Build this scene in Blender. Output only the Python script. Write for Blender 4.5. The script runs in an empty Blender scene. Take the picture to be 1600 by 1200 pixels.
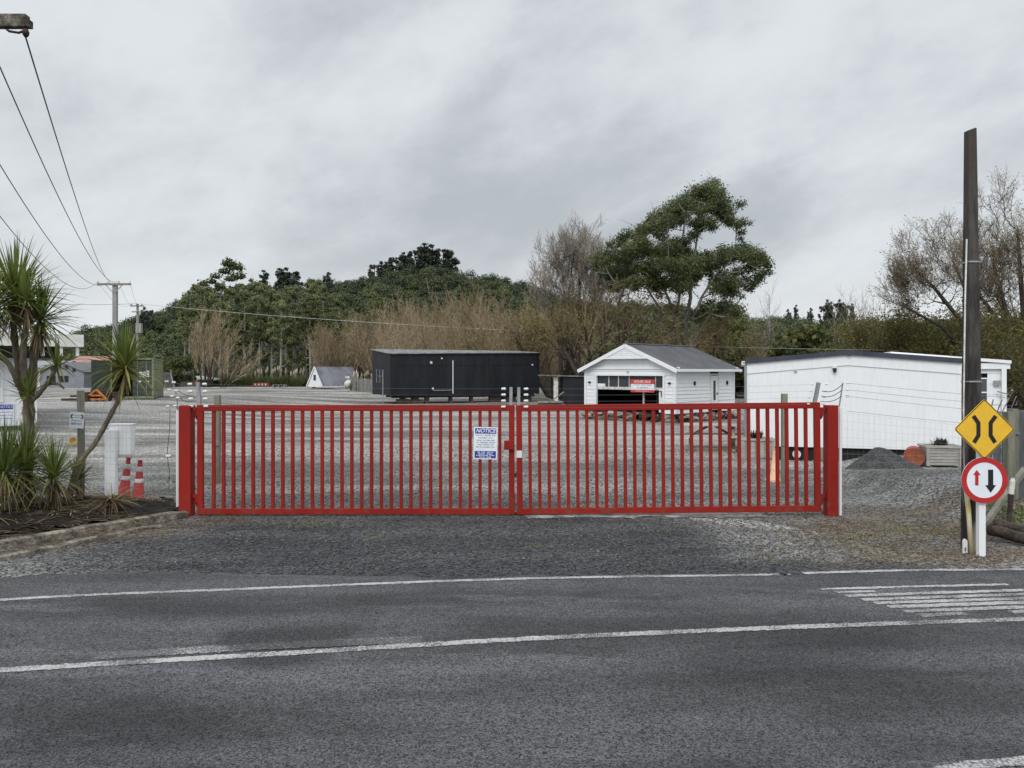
import bpy, bmesh, math, random
import numpy as np
from mathutils import Vector, Matrix, Euler, noise as mnoise
random.seed(7); RNG = np.random.default_rng(11)
R = math.radians
scene = bpy.context.scene
COL = scene.collection
CAMZ, HOR, F = 2.356, 580.0, 1200.0

def at(px, py, D):
    "pixel of the 1600x1200 photograph at distance D -> world point (metres)"
    return Vector(((px-800)/F*D, D, CAMZ+(HOR-py)/F*D))
def gx(px, D): return (px-800)/F*D
def hz(py, D): return CAMZ+(HOR-py)/F*D
def on_ground(px, py):
    D = F*CAMZ/(py-HOR); return Vector(((px-800)/F*D, D, 0))
def ss(a, b, x):
    t = min(1, max(0, (x-a)/(b-a))); return t*t*(3-2*t)
def gz(x, y):
    return (.45*ss(60, 90, y)+.6*ss(-10, -23, x)*ss(24, 46, y)*(1-ss(54, 78, y)))*(1-ss(118,140,y)*.3)

# ------------------------------------------------------------------ materials
class NT:
    def __init__(s, nt): s.nt = nt; s.L = nt.links
    def n(s, t, **k):
        o = s.nt.nodes.new(t)
        for a, b in k.items(): setattr(o, a, b)
        return o
    def put(s, sock, v):
        if isinstance(v, bpy.types.NodeSocket): s.L.new(v, sock)
        elif isinstance(v, (tuple, list)) and len(v) == 3 and sock.type == 'RGBA': sock.default_value = (*v, 1)
        else: sock.default_value = v
    def pos(s): return s.n('ShaderNodeNewGeometry').outputs['Position']
    def obj(s): return s.n('ShaderNodeTexCoord').outputs['Object']
    def mapv(s, v, scale=(1, 1, 1), rot=(0, 0, 0), loc=(0, 0, 0)):
        m = s.n('ShaderNodeMapping'); s.put(m.inputs[0], v)
        m.inputs['Scale'].default_value = scale; m.inputs['Rotation'].default_value = rot; m.inputs['Location'].default_value = loc
        return m.outputs[0]
    def noise(s, v, scale, detail=3, rough=.55, dist=0):
        m = s.n('ShaderNodeTexNoise'); s.put(m.inputs['Vector'], v)
        m.inputs['Scale'].default_value = scale; m.inputs['Detail'].default_value = detail
        m.inputs['Roughness'].default_value = rough; m.inputs['Distortion'].default_value = dist
        return m.outputs[0]
    def vor(s, v, scale, out='Color', rnd=1):
        m = s.n('ShaderNodeTexVoronoi'); s.put(m.inputs['Vector'], v); m.inputs['Scale'].default_value = scale
        m.inputs['Randomness'].default_value = rnd
        return m.outputs[out]
    def mr(s, v, a, b, c=0, d=1, smooth=True):
        m = s.n('ShaderNodeMapRange'); m.interpolation_type = 'SMOOTHSTEP' if smooth else 'LINEAR'
        s.put(m.inputs[0], v)
        for i, x in enumerate((a, b, c, d)): m.inputs[i+1].default_value = x
        return m.outputs[0]
    def math(s, op, a, b=0.0):
        m = s.n('ShaderNodeMath', operation=op); s.put(m.inputs[0], a); s.put(m.inputs[1], b); return m.outputs[0]
    def mul(s, *a):
        r = a[0]
        for b in a[1:]: r = s.math('MULTIPLY', r, b)
        return r
    def mix(s, f, a, b, mode='MIX'):
        m = s.n('ShaderNodeMix', data_type='RGBA'); m.blend_type = mode
        s.put(m.inputs[0], f); s.put(m.inputs[6], a); s.put(m.inputs[7], b); return m.outputs[2]
    def sep(s, v):
        m = s.n('ShaderNodeSeparateXYZ'); s.put(m.inputs[0], v); return m.outputs
    def bump(s, h, strength=.5, dist=.01):
        m = s.n('ShaderNodeBump'); s.put(m.inputs['Height'], h); m.inputs['Strength'].default_value = strength
        m.inputs['Distance'].default_value = dist; return m.outputs[0]
    def island(s): return s.n('ShaderNodeNewGeometry').outputs['Random Per Island']
    def objrand(s): return s.n('ShaderNodeObjectInfo').outputs['Random']

def newmat(name):
    m = bpy.data.materials.new(name); m.use_nodes = True
    nt = NT(m.node_tree); b = m.node_tree.nodes['Principled BSDF']
    return m, nt, b
def mat(name, c, c2=None, scale=3, rough=.6, fine=0, fscale=60, bump=0, metal=0, stretch=(1, 1, 1), thr=(.35, .65), spec=.3):
    m, t, b = newmat(name)
    v = t.mapv(t.obj(), stretch)
    col = c
    if c2: col = t.mix(t.mr(t.noise(v, scale, 5, .6), *thr), c, c2)
    if fine:
        fn = t.noise(v, fscale, 2, .7)
        k = t.mr(fn, .3, .7, 1-fine, 1+fine, False)
        col = t.mix(1.0, col, k, 'MULTIPLY')
    if bump: t.put(b.inputs['Normal'], t.bump(t.noise(v, fscale, 3, .6), bump, .02))
    t.put(b.inputs['Base Color'], col); b.inputs['Roughness'].default_value = rough
    b.inputs['Metallic'].default_value = metal; b.inputs['Specular IOR Level'].default_value = spec
    return m
def gate_paint():
    m, t, b = newmat('gate_red'); p = t.pos(); z = t.sep(p)[2]
    col = t.mix(t.mr(t.noise(p, .8, 4), .35, .65), (.245, .014, .008), (.195, .011, .007))
    col = t.mix(t.mul(t.mr(z, .55, .02), t.mr(t.noise(p, 7, 5, .75), .45, .7), .55), col, (.11, .075, .05))
    col = t.mix(t.mul(t.mr(t.noise(t.mapv(p, (1, 1, .25)), 6, 5, .7), .60, .72), .4), col, (.15, .035, .025))
    col = t.mix(t.mul(t.mr(t.noise(p, 48, 3, .6), .72, .75), .7), col, (.10, .06, .045))
    t.put(b.inputs['Base Color'], col); t.put(b.inputs['Roughness'], t.mr(t.noise(p, 3, 3), .3, .7, .42, .66)); b.inputs['Specular IOR Level'].default_value = .2
    return m
def leafmat(name, a, b_, var=.35, transl=.3, tone=False, objvar=.25):
    m = bpy.data.materials.new(name); m.use_nodes = True; t = NT(m.node_tree); t.nt.nodes.clear()
    o = t.n('ShaderNodeOutputMaterial')
    big = t.mr(t.noise(t.obj(), .6, 2), .35, .65)
    if tone:
        at_ = t.n('ShaderNodeAttribute'); at_.attribute_name = 'tone'; big = at_.outputs['Fac']
        at2 = t.n('ShaderNodeAttribute'); at2.attribute_name = 'hue'
    col = t.mix(big, a, b_)
    if tone: col = t.mix(t.mr(at2.outputs['Fac'], .72, .8), col, (.10, .12, .042))
    if tone: col = t.mix(t.mr(at2.outputs['Fac'], .93, .95), col, (.09, .10, .07))
    k = t.mr(t.island(), 0, 1, 1-var, 1+var, False)
    col = t.mix(1.0, col, k, 'MULTIPLY')
    if objvar: col = t.mix(1.0, col, t.mr(t.objrand(), 0, 1, 1-objvar, 1+objvar, False), 'MULTIPLY')
    d = t.n('ShaderNodeBsdfPrincipled'); t.put(d.inputs['Base Color'], col); d.inputs['Roughness'].default_value = .55
    d.inputs['Specular IOR Level'].default_value = .25
    tr = t.n('ShaderNodeBsdfTranslucent'); t.put(tr.inputs[0], t.mix(1.0, col, (1.1, 1.25, .6), 'MULTIPLY'))
    mx = t.n('ShaderNodeMixShader'); mx.inputs[0].default_value = transl
    t.L.new(d.outputs[0], mx.inputs[1]); t.L.new(tr.outputs[0], mx.inputs[2]); t.L.new(mx.outputs[0], o.inputs[0])
    return m

M = {}
M['red'] = mat('gate_red', (.235, .013, .007), (.185, .010, .006), .9, .55, .16, 26, spec=.18)
M['dullred'] = mat('dull_red', (.17, .025, .02), (.12, .02, .018), 3, .6)
M['red'] = gate_paint()
M['white'] = mat('white_paint', (.68, .69, .70), (.60, .61, .615), 1.3, .5, .04, 8, stretch=(1.4, 1.4, .3), thr=(.5, .95))
M['whiteb'] = mat('white_boards', (.68, .69, .70), (.62, .63, .64), 1.0, .5, .03, 14, stretch=(1, 1, .5), thr=(.5, .9))
M['whitedirty'] = mat('worn_white', (.62, .62, .60), (.40, .39, .36), 4, .6, .12, 30)
M['cream'] = mat('cream', (.6, .6, .55), (.5, .5, .46), 3, .6)
M['black'] = mat('black_paint', (.009, .0105, .014), (.015, .017, .021), .7, .48, .25, 6, stretch=(2, 2, .35), spec=.2)
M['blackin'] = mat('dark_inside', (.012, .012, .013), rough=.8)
M['navy'] = mat('navy_trim', (.03, .034, .05), (.045, .05, .066), 2, .5)
M['greyroof'] = mat('roof_grey', (.085, .087, .095), (.115, .117, .125), 1.2, .5, .1, 20)
M['slate'] = mat('slate_roof', (.10, .10, .125), (.19, .19, .21), .9, .6, .2, 12, stretch=(1, 1, .6))
M['lichen'] = mat('lichen_roof', (.22, .225, .22), (.10, .11, .10), 1.6, .85, .4, 9)
M['galv'] = mat('galvanised', (.32, .33, .34), (.24, .25, .25), 4, .45, .1, 30, metal=.5)
M['wire'] = mat('wire_steel', (.17, .175, .18), rough=.5, metal=.3)
M['cable'] = mat('cable', (.05, .052, .055), rough=.6)
M['cablelight'] = mat('service_cable', (.36, .36, .34), rough=.6)
M['poly'] = mat('insulator_white', (.60, .60, .58), rough=.35)
M['timber'] = mat('grey_timber', (.21, .205, .165), (.13, .13, .095), 5, .85, .3, 40, .4, stretch=(1, 1, .12))
M['timberh'] = mat('sleeper_timber', (.25, .225, .185), (.075, .062, .048), 5, .95, .5, 26, .9, stretch=(.25, 1, 1))
M['palings'] = mat('weathered_palings', (.24, .24, .215), (.15, .15, .13), 3, .9, .25, 20, .3, stretch=(1, 1, .2))
M['greyfence'] = mat('grey_fence_board', (.17, .185, .19), (.12, .13, .135), 3, .75, .2, 20, .3, stretch=(1, 1, .2))
M['planter'] = mat('planter_board', (.34, .325, .295), (.22, .21, .19), 3, .85, .25, 25, .3, stretch=(.2, .2, 1))
M['pole'] = None
M['concrete'] = mat('concrete', (.30, .295, .28), (.2, .2, .19), 3, .9, .2, 40, .3)
M['polegrey'] = mat('pole_grey', (.27, .265, .25), (.2, .2, .19), 2, .85, .15, 20, stretch=(1, 1, .2))
M['yellow'] = mat('sign_yellow', (.70, .42, .03), (.64, .38, .03), 3, .45, .05, 30)
M['signred'] = mat('sign_red', (.42, .022, .022), (.36, .02, .02), 3, .45)
M['signwhite'] = mat('sign_white', (.68, .71, .75), (.62, .65, .69), 4, .45)
M['signblack'] = mat('sign_black', (.012, .012, .012), rough=.5)
M['blue'] = mat('sign_blue', (.02, .03, .22), (.03, .04, .26), 6, .5)
M['bannerred'] = mat('banner_red', (.5, .05, .05), (.42, .04, .045), 3, .6)
M['salmon'] = mat('banner_pale', (.72, .50, .42), rough=.6)
M['greytext'] = mat('print_grey', (.10, .10, .12), rough=.6)
M['conered'] = mat('cone_red', (.34, .03, .028), (.24, .022, .02), 5, .5, .15, 30)
M['coneorange'] = mat('cone_orange', (.62, .13, .06), (.5, .1, .05), 5, .5, .15, 30)
M['conepale'] = mat('cone_pale', (.70, .42, .27), (.62, .34, .2), 4, .6, .1, 20)
M['rust'] = mat('rusty_drum', (.26, .075, .03), (.16, .05, .025), 3, .75, .2, 15)
M['rustred'] = mat('drum_red', (.34, .07, .055), (.24, .05, .04), 3, .6, .2, 15)
M['orange'] = mat('machine_orange', (.42, .14, .02), (.26, .09, .02), 5, .5)
M['darkrust'] = mat('machine_dark', (.03, .022, .018), (.07, .035, .02), 4, .8)
M['contgreen'] = mat('container_green', (.19, .21, .125), (.15, .165, .10), 1.5, .6, .1, 10)
M['contdark'] = mat('container_door', (.035, .05, .04), (.05, .065, .055), 2, .6)
M['pinkroof'] = mat('red_roof', (.36, .2, .17), (.3, .17, .14), 1, .7)
M['shedgrey'] = mat('shed_grey', (.2, .215, .235), (.16, .17, .19), 1, .6)
M['glass'] = mat('window_glass', (.03, .034, .04), (.05, .055, .06), 2, .12, spec=.6)
M['brownblind'] = mat('window_brown', (.12, .085, .06), rough=.4)
M['tabletimber'] = mat('table_timber', (.40, .39, .35), (.30, .29, .26), 4, .85, .2, 25, stretch=(.2, 1, 1))
M['soilpot'] = mat('soil', (.02, .017, .014), (.05, .04, .03), 8, .95, .4, 60, .6)
M['bark'] = mat('bark_brown', (.105, .078, .058), (.07, .055, .042), 4, .9, .3, 15, stretch=(1, 1, .2))
M['barkpale'] = mat('bark_pale', (.27, .255, .225), (.14, .13, .115), 1.2, .85, .2, 8, stretch=(1, 1, .3))
M['barkdark'] = mat('bark_dark', (.028, .022, .018), (.06, .047, .036), 6, .95, .4, 24, .8)
M['twigbrown'] = mat('twig_brown', (.34, .262, .175), (.21, .158, .10), .35, .9, .2, 3)
M['twiggrey'] = mat('twig_grey', (.25, .22, .185), (.165, .14, .11), .5, .9)
M['twigochre'] = mat('twig_ochre', (.20, .16, .11), (.12, .095, .065), .5, .9)
M['twigdark'] = mat('twig_dark', (.20, .152, .092), (.12, .09, .058), .5, .9)
M['cordbark'] = mat('cabbage_bark', (.17, .145, .11), (.09, .075, .055), 6, .95, .35, 30, .7, stretch=(1, 1, .35))
M['leafgum'] = leafmat('leaf_gum', (.042, .056, .021), (.088, .10, .038))
M['leafstand'] = leafmat('leaf_stand', (.085, .104, .045), (.175, .19, .085))
M['leafbush'] = leafmat('leaf_bush', (.06, .078, .026), (.105, .10, .034))
M['leafdark'] = leafmat('leaf_dark', (.026, .038, .021), (.088, .104, .044), tone=True, objvar=0, transl=.15)
M['leafpine'] = leafmat('leaf_pine', (.032, .042, .031), (.056, .066, .046), transl=.1)
M['leafochre'] = leafmat('leaf_ochre', (.165, .128, .05), (.115, .098, .042), transl=.35)
M['leafolive'] = leafmat('leaf_olive', (.12, .10, .032), (.085, .08, .028), transl=.35)
M['blade'] = leafmat('cord_leaf', (.075, .112, .03), (.165, .20, .06), .4, .25)
M['bladey'] = leafmat('cord_leaf_yellow', (.16, .175, .045), (.24, .22, .07), .4, .25)
M['bladedead'] = leafmat('cord_leaf_dead', (.20, .15, .09), (.12, .085, .05), .45, .15)
M['straw'] = leafmat('straw', (.26, .19, .11), (.10, .07, .045), .5, .1)
M['grass'] = leafmat('tussock', (.08, .098, .035), (.12, .125, .06), .35, .25)
M['plume'] = leafmat('plume', (.52, .45, .34), (.42, .36, .26), .2, .3)
M['turf'] = leafmat('turf', (.09, .16, .022), (.12, .19, .03), .4, .3)

def pole_material():
    m, t, b = newmat('old_pole')
    v = t.mapv(t.obj(), (1, 1, .18)); z = t.sep(t.obj())[2]
    n1 = t.noise(v, 7, 6, .65); n2 = t.noise(t.mapv(t.obj(), (1, 1, .3)), 2.2, 4)
    col = t.mix(t.mr(n1, .38, .66), (.013, .011, .010), (.062, .058, .052))
    col = t.mix(t.mul(t.mr(z, 2.8, 2.0), t.mr(n2, .47, .6)), col, (.27, .265, .25))
    col = t.mix(t.mr(z, 4.2, 5.4, 0, .8), col, (.05, .038, .028))
    t.put(b.inputs['Base Color'], col); b.inputs['Roughness'].default_value = .9
    t.put(b.inputs['Normal'], t.bump(t.noise(v, 30, 4), .7, .02)); return m
M['pole'] = pole_material()

def ground_material():
    m, t, b = newmat('gravel_ground')
    p = t.pos(); s = t.sep(p); x, y = s[0], s[1]
    st = t.mapv(p, (.22, 1, 1))
    # stones: cell colours, large and small
    c1 = t.sep(t.vor(p, 32))[0]; c2 = t.sep(t.vor(p, 70))[0]
    f = t.noise(p, 34, 4, .85)
    grain = t.math('ADD', t.mul(c1, .45), t.mul(c2, .35)); grain = t.math('ADD', grain, t.mul(f, .45))
    gk = t.mr(grain, .36, .92, .06, 1.95, False)
    yard = t.mix(t.mr(t.noise(st, .30, 6, .65), .40, .58), (.132, .126, .117), (.285, .276, .258))
    yard = t.mix(t.mr(t.noise(t.mapv(p, (.12, 1, 1), loc=(3, 8, 0)), .55, 6, .62), .52, .62, 0, .8), yard, (.40, .395, .38))
    near = t.mr(y, 24, 15)
    yard = t.mix(t.mul(near, .8), yard, t.mix(t.mr(t.noise(st, .6, 4), .4, .62), (.085, .086, .085), (.20, .198, .19)))
    # dark tarry drive in front of the gate
    drv = t.mul(t.mr(y, 13.2, 12.3), t.mr(t.math('ADD', x, t.mul(t.noise(p, .7, 4), 3)), 5.2, 3.6))
    drv = t.mul(drv, t.mr(t.math('ADD', x, t.mul(t.noise(p, .8, 4), 2.5)), -5.2, -3.2))
    darkc = t.mix(t.mr(t.noise(st, 1.1, 5), .38, .62), (.044, .045, .049), (.082, .082, .085))
    col = t.mix(drv, yard, darkc)
    band = t.mul(t.mr(t.math('ADD', y, t.mul(t.noise(p, 1.3, 5), 1.2)), 10.7, 9.9), t.mr(x, -2, 0), t.mr(x, 6.4, 4.8))
    col = t.mix(t.mul(band, .9), col, (.048, .049, .053))
    # brown litter on both shoulders
    fr = t.mr(y, 13.6, 12.6)
    rl = t.mul(fr, t.mr(t.math('ADD', x, t.mul(t.noise(p, .8, 4), 2.2)), 4.6, 6.0), t.mr(t.noise(t.mapv(p, (.6, 1, 1)), 1.1, 6, .7), .36, .55))
    rl = t.mul(rl, t.mr(t.math('ADD', y, t.mul(t.noise(p, .9, 3), 1.6)), 9.6, 10.6))
    col = t.mix(t.mul(rl, .68), col, t.mix(t.noise(p, 14, 4, .8), (.06, .042, .026), (.22, .165, .105)))
    ll = t.mul(fr, t.mr(t.math('ADD', x, t.mul(y, -1.25)), -18.4, -20.6), t.mr(t.noise(p, 1.6, 6, .7), .38, .6))
    ll = t.mul(ll, t.mr(x, -3.2, -4.6))
    col = t.mix(t.mul(ll, .75), col, t.mix(t.noise(p, 14, 4, .8), (.06, .045, .032), (.19, .145, .10)))
    # moss and weeds
    ms = t.mul(t.mr(t.noise(p, .75, 5, .65), .58, .68), t.mr(y, 9.6, 10.6), t.mr(y, 34, 20))
    col = t.mix(t.mul(ms, t.mr(t.noise(p, 9, 3), .42, .6), .75), col, (.115, .13, .035))
    ms2 = t.mul(t.mr(t.noise(p, .35, 4, .6), .56, .66), t.mr(y, 36, 60), .55)
    col = t.mix(ms2, col, (.13, .135, .07))
    dx_ = t.math('DIVIDE', t.math('ADD', x, -3.5), .95); dy_ = t.math('DIVIDE', t.math('ADD', t.math('ADD', y, t.mul(x, .75)), -14.65), .42)
    q_ = t.math('ADD', t.mul(dx_, dx_), t.mul(dy_, dy_)); q_ = t.math('ADD', q_, t.math('MULTIPLY', t.math('ADD', t.noise(p, 3.2, 5, .7), -.5), 3.2))
    col = t.mix(t.mr(q_, 1.0, .35, 0, .8), col, (.30, .295, .28))
    # pasture beyond the yard
    far = t.mr(t.math('ADD', y, t.mul(t.noise(p, .08, 3), 18)), 100, 116)
    col = t.mix(far, col, t.mix(t.noise(p, .2, 4), (.05, .065, .022), (.10, .10, .045)))
    col = t.mix(1.0, col, gk, 'MULTIPLY')
    t.put(b.inputs['Base Color'], col); b.inputs['Roughness'].default_value = .92; b.inputs['Specular IOR Level'].default_value = .2
    t.put(b.inputs['Normal'], t.bump(t.math('ADD', t.mul(c1, .6), f), .8, .02)); return m
M['ground'] = ground_material()

def road_colour(t, p):
    st = t.mapv(p, (.3, 1, 1), rot=(0, 0, R(-6)))
    f = t.noise(p, 70, 3, .85); c = t.sep(t.vor(p, 120))[0]; c3 = t.sep(t.vor(p, 68))[0]
    base = t.mix(t.mr(t.noise(st, .55, 6, .65), .38, .62), (.042, .0425, .0445), (.088, .0885, .0915))
    base = t.mix(t.mr(t.noise(t.mapv(p, (.25, 1.2, 1), rot=(0, 0, R(-4)), loc=(4, 1, 0)), .9, 5, .62), .53, .64, 0, .75), base, (.128, .131, .142))
    base = t.mix(t.mr(t.noise(t.mapv(p, (.5, 1, 1), loc=(9, 3, 0)), .7, 5), .54, .64, 0, .75), base, (.028, .029, .031))
    sp = t.sep(p); yy = t.math('ADD', sp[1], t.math('ADD', t.mul(sp[0], -.075), t.mul(t.noise(st, .5, 3), .5)))
    for yc in (4.75, 6.05, 7.45, 8.45):
        w_ = t.mr(t.math('ABSOLUTE', t.math('ADD', yy, -yc-.25), 0), .36, .05)
        base = t.mix(t.mul(w_, t.mr(t.noise(st, 1.3, 5, .65), .3, .62), .5), base, (.112, .114, .122))
    g = t.math('ADD', t.mul(c, .45), t.mul(f, .55)); g = t.math('ADD', g, t.mul(c3, .3))
    k = t.mr(g, .38, .90, .08, 1.9, False)
    col = t.mix(1.0, base, k, 'MULTIPLY')
    col = t.mix(t.mr(t.noise(p, 38, 2, .5), .70, .76, 0, .6), col, (.30, .30, .29))
    return col, g, f
def road_material():
    m, t, b = newmat('chip_seal_road'); p = t.pos()
    col, g, f = road_colour(t, p)
    t.put(b.inputs['Base Color'], col); b.inputs['Roughness'].default_value = .8; b.inputs['Specular IOR Level'].default_value = .3
    t.put(b.inputs['Normal'], t.bump(t.math('ADD', g, f), .8, .012)); return m
M['road'] = road_material()
def paint_material(name, wear):
    m, t, b = newmat(name); p = t.pos()
    col, g, f = road_colour(t, p)
    w = t.math('ADD', t.mul(t.noise(p, 55, 3, .9), .85), t.mul(t.noise(p, 1.7, 3), .45))
    col = t.mix(t.mr(w, wear, wear+.12), (.42, .42, .41), col)
    t.put(b.inputs['Base Color'], col); b.inputs['Roughness'].default_value = .75
    t.put(b.inputs['Normal'], t.bump(t.math('ADD', g, f), .5, .01)); return m
M['paint'] = paint_material('road_paint', .60)
M['paintworn'] = paint_material('road_paint_worn', .61)
M['paintghost'] = paint_material('road_paint_ghost', .5)
def hill_material():
    m, t, b = newmat('hill_ground'); p = t.pos()
    t.put(b.inputs['Base Color'], t.mix(t.noise(p, .06, 4), (.02, .03, .014), (.05, .06, .025))); b.inputs['Roughness'].default_value = .95
    return m
M['hill'] = hill_material()
M['bed'] = mat('bed_soil', (.008, .007, .006), (.026, .020, .016), 5, .95, .5, 45, .9)
M['heap'] = mat('gravel_heap', (.030, .031, .033), (.055, .056, .058), 4, .95, .7, 26, .9)
M['stone'] = mat('stone_pale', (.42, .41, .38), (.3, .29, .27), 8, .9)

# ------------------------------------------------------------------ mesh builder
class MB:
    def __init__(s): s.v = []; s.f = []
    def quad(s, a, b, c, d):
        i = len(s.v); s.v += [tuple(a), tuple(b), tuple(c), tuple(d)]; s.f.append((i, i+1, i+2, i+3))
    def poly(s, pts):
        i = len(s.v); s.v += [tuple(p) for p in pts]; s.f.append(tuple(range(i, i+len(pts))))
    def hexa(s, b4, t4):
        i = len(s.v); s.v += [tuple(p) for p in b4]+[tuple(p) for p in t4]
        s.f += [(i+3, i+2, i+1, i), (i+4, i+5, i+6, i+7)]
        for k in range(4): s.f.append((i+k, i+(k+1) % 4, i+4+(k+1) % 4, i+4+k))
    def box(s, c, size, rz=0, M4=None):
        hx, hy, hz_ = size[0]/2, size[1]/2, size[2]/2
        m = M4 or (Matrix.Translation(Vector(c)) @ Matrix.Rotation(rz, 4, 'Z'))
        P = [m @ Vector((sx*hx, sy*hy, sz*hz_)) for sz in (-1, 1) for sx, sy in ((-1, -1), (1, -1), (1, 1), (-1, 1))]
        s.hexa(P[:4], P[4:])
    def bar(s, a, b, w, h=None, up=Vector((0, 0, 1))):
        a, b = Vector(a), Vector(b); d = (b-a); L = d.length; d.normalize()
        u = up if abs(d.dot(up)) < .98 else Vector((0, 1, 0))
        sx = d.cross(u).normalized(); sy = sx.cross(d); h = h or w
        def ring(p): return [p-sx*w/2-sy*h/2, p+sx*w/2-sy*h/2, p+sx*w/2+sy*h/2, p-sx*w/2+sy*h/2]
        s.hexa(ring(a), ring(b))
    def tube(s, pts, rad, k=6, cap=True):
        n = len(pts); pts = [Vector(p) for p in pts]
        if not hasattr(rad, '__len__'): rad = [rad]*n
        i0 = len(s.v); prev = None
        for j in range(n):
            d = (pts[min(j+1, n-1)]-pts[max(j-1, 0)])
            if d.length < 1e-9: d = Vector((0, 0, 1))
            d.normalize()
            if prev is None:
                u = Vector((1, 0, 0)) if abs(d.x) < .8 else Vector((0, 1, 0))
                sx = d.cross(u).normalized()
            else:
                sx = prev - d*prev.dot(d)
                sx = sx.normalized() if sx.length > 1e-6 else d.orthogonal().normalized()
            prev = sx; sy = d.cross(sx)
            for q in range(k):
                a = 2*math.pi*q/k; s.v.append(tuple(pts[j]+(sx*math.cos(a)+sy*math.sin(a))*rad[j]))
        for j in range(n-1):
            for q in range(k):
                a = i0+j*k+q; b = i0+j*k+(q+1) % k; s.f.append((a, b, b+k, a+k))
        if cap:
            s.f.append(tuple(i0+q for q in reversed(range(k)))); s.f.append(tuple(i0+(n-1)*k+q for q in range(k)))
    def lathe(s, prof, c=(0, 0, 0), k=16, M4=None):
        i0 = len(s.v); c = Vector(c)
        for r, z in prof:
            for q in range(k):
                a = 2*math.pi*q/k; p = Vector((r*math.cos(a), r*math.sin(a), z))
                s.v.append(tuple((M4 @ p) if M4 else p+c))
        for j in range(len(prof)-1):
            for q in range(k):
                a = i0+j*k+q; b = i0+j*k+(q+1) % k; s.f.append((a, b, b+k, a+k))
        s.f.append(tuple(i0+q for q in reversed(range(k)))); s.f.append(tuple(i0+(len(prof)-1)*k+q for q in range(k)))
    def prism(s, poly, a, b):
        "poly in 2D (u,v); a(u,v)->front point, b(u,v)->back point"
        n = len(poly); i = len(s.v); s.v += [tuple(a(*p)) for p in poly]+[tuple(b(*p)) for p in poly]
        s.f.append(tuple(range(i, i+n))); s.f.append(tuple(i+n+q for q in reversed(range(n))))
        for q in range(n): s.f.append((i+q, i+n+q, i+n+(q+1) % n, i+(q+1) % n))
    def blade(s, p, d, L, w, droop, seg=4, fold=.25):
        p = Vector(p); d = Vector(d).normalized(); side = d.cross(Vector((0, 0, 1)))
        side = side.normalized() if side.length > 1e-3 else Vector((1, 0, 0))
        i0 = len(s.v); n = side.cross(d)
        for j in range(seg+1):
            t = j/seg; ww = w*(1-t**2.2)*(.55+.45*min(1, t*4))+.001
            s.v += [tuple(p-side*ww/2), tuple(p-n*ww*fold), tuple(p+side*ww/2)]
            p = p + d*(L/seg); d = (d+Vector((0, 0, -droop/seg*(.4+1.6*t)))).normalized(); n = side.cross(d)
        for j in range(seg):
            a = i0+j*3; s.f += [(a, a+1, a+4, a+3), (a+1, a+2, a+5, a+4)]
    def build(s, name, m, parent=None, smooth=False, bevel=0, origin=None):
        me = bpy.data.meshes.new(name); 
        v = s.v
        if origin is not None: o = Vector(origin); v = [tuple(Vector(p)-o) for p in v]
        me.from_pydata(v, [], s.f); me.update()
        if smooth: me.polygons.foreach_set('use_smooth', [True]*len(me.polygons))
        return link(name, me, m, parent, bevel, origin)
def link(name, me, m, parent=None, bevel=0, origin=None):
    if m is not None: me.materials.append(M[m] if isinstance(m, str) else m)
    o = bpy.data.objects.new(name, me); COL.objects.link(o)
    if origin is not None: o.location = origin
    if parent is not None:
        o.parent = parent
    if bevel:
        b = o.modifiers.new('bevel', 'BEVEL'); b.width = bevel; b.segments = 2; b.limit_method = 'ANGLE'
    return o
def fixn(o):
    bm = bmesh.new(); bm.from_mesh(o.data); bmesh.ops.recalc_face_normals(bm, faces=bm.faces); bm.to_mesh(o.data); bm.free(); return o
def tag(o, label, cat, group=None):
    o['label'] = label; o['category'] = cat
    if group: o['group'] = group
    return o
def struct(o): o['kind'] = 'structure'; return o
def stuff(o, label=None, cat=None):
    o['kind'] = 'stuff'
    if label: tag(o, label, cat)
    return o
def thing(name, label, cat, loc=(0, 0, 0), rz=0, group=None):
    o = bpy.data.objects.new(name, None); COL.objects.link(o); o.empty_display_size = .3
    o.location = loc; o.rotation_euler = (0, 0, rz); return tag(o, label, cat, group)
def dup(root, loc, rz=0, scale=1, label=None, group=None):
    r = root.copy(); COL.objects.link(r); r.location = loc; r.rotation_euler = (0, 0, rz)
    r.scale = (scale,)*3 if not hasattr(scale, '__len__') else scale
    if label: r['label'] = label
    if group: r['group'] = group
    for ch in list(root.children):
        c = ch.copy(); COL.objects.link(c); c.parent = r
        for g in ch.children:
            d = g.copy(); COL.objects.link(d); d.parent = c
    return r
def text_obj(s, size, m, parent, loc, shear=0, bold=.0, align='CENTER', rz=0, sx=1, name='lettering', depth=.002):
    cu = bpy.data.curves.new('t', 'FONT'); cu.body = s; cu.size = size; cu.shear = shear; cu.align_x = align; cu.align_y = 'CENTER'
    cu.extrude = depth; cu.offset = bold
    o = bpy.data.objects.new('t', cu); COL.objects.link(o)
    dg = bpy.context.evaluated_depsgraph_get(); me = bpy.data.meshes.new_from_object(o.evaluated_get(dg))
    bpy.data.objects.remove(o); bpy.data.curves.remove(cu)
    me.transform(Matrix.Diagonal((sx, 1, 1, 1))); me.name = name
    q = link(name, me, m, parent); q.location = loc; q.rotation_euler = (R(90), 0, rz); return q
def word_bars(mb, cx, cz, width, h, y, words, seed):
    "unreadably small print: each letter a short upright stroke"
    rr = random.Random(seed); tot = sum(words)+len(words)-1; cw = width/tot; x = cx-width/2
    for w in words:
        for k in range(w):
            hh = h*(.7+.3*rr.random()); mb.box((x+cw*.5, y, cz+(rr.random()-.5)*h*.1), (cw*(.42+.3*rr.random()), .002, hh*.8)); x += cw
        x += cw

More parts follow.
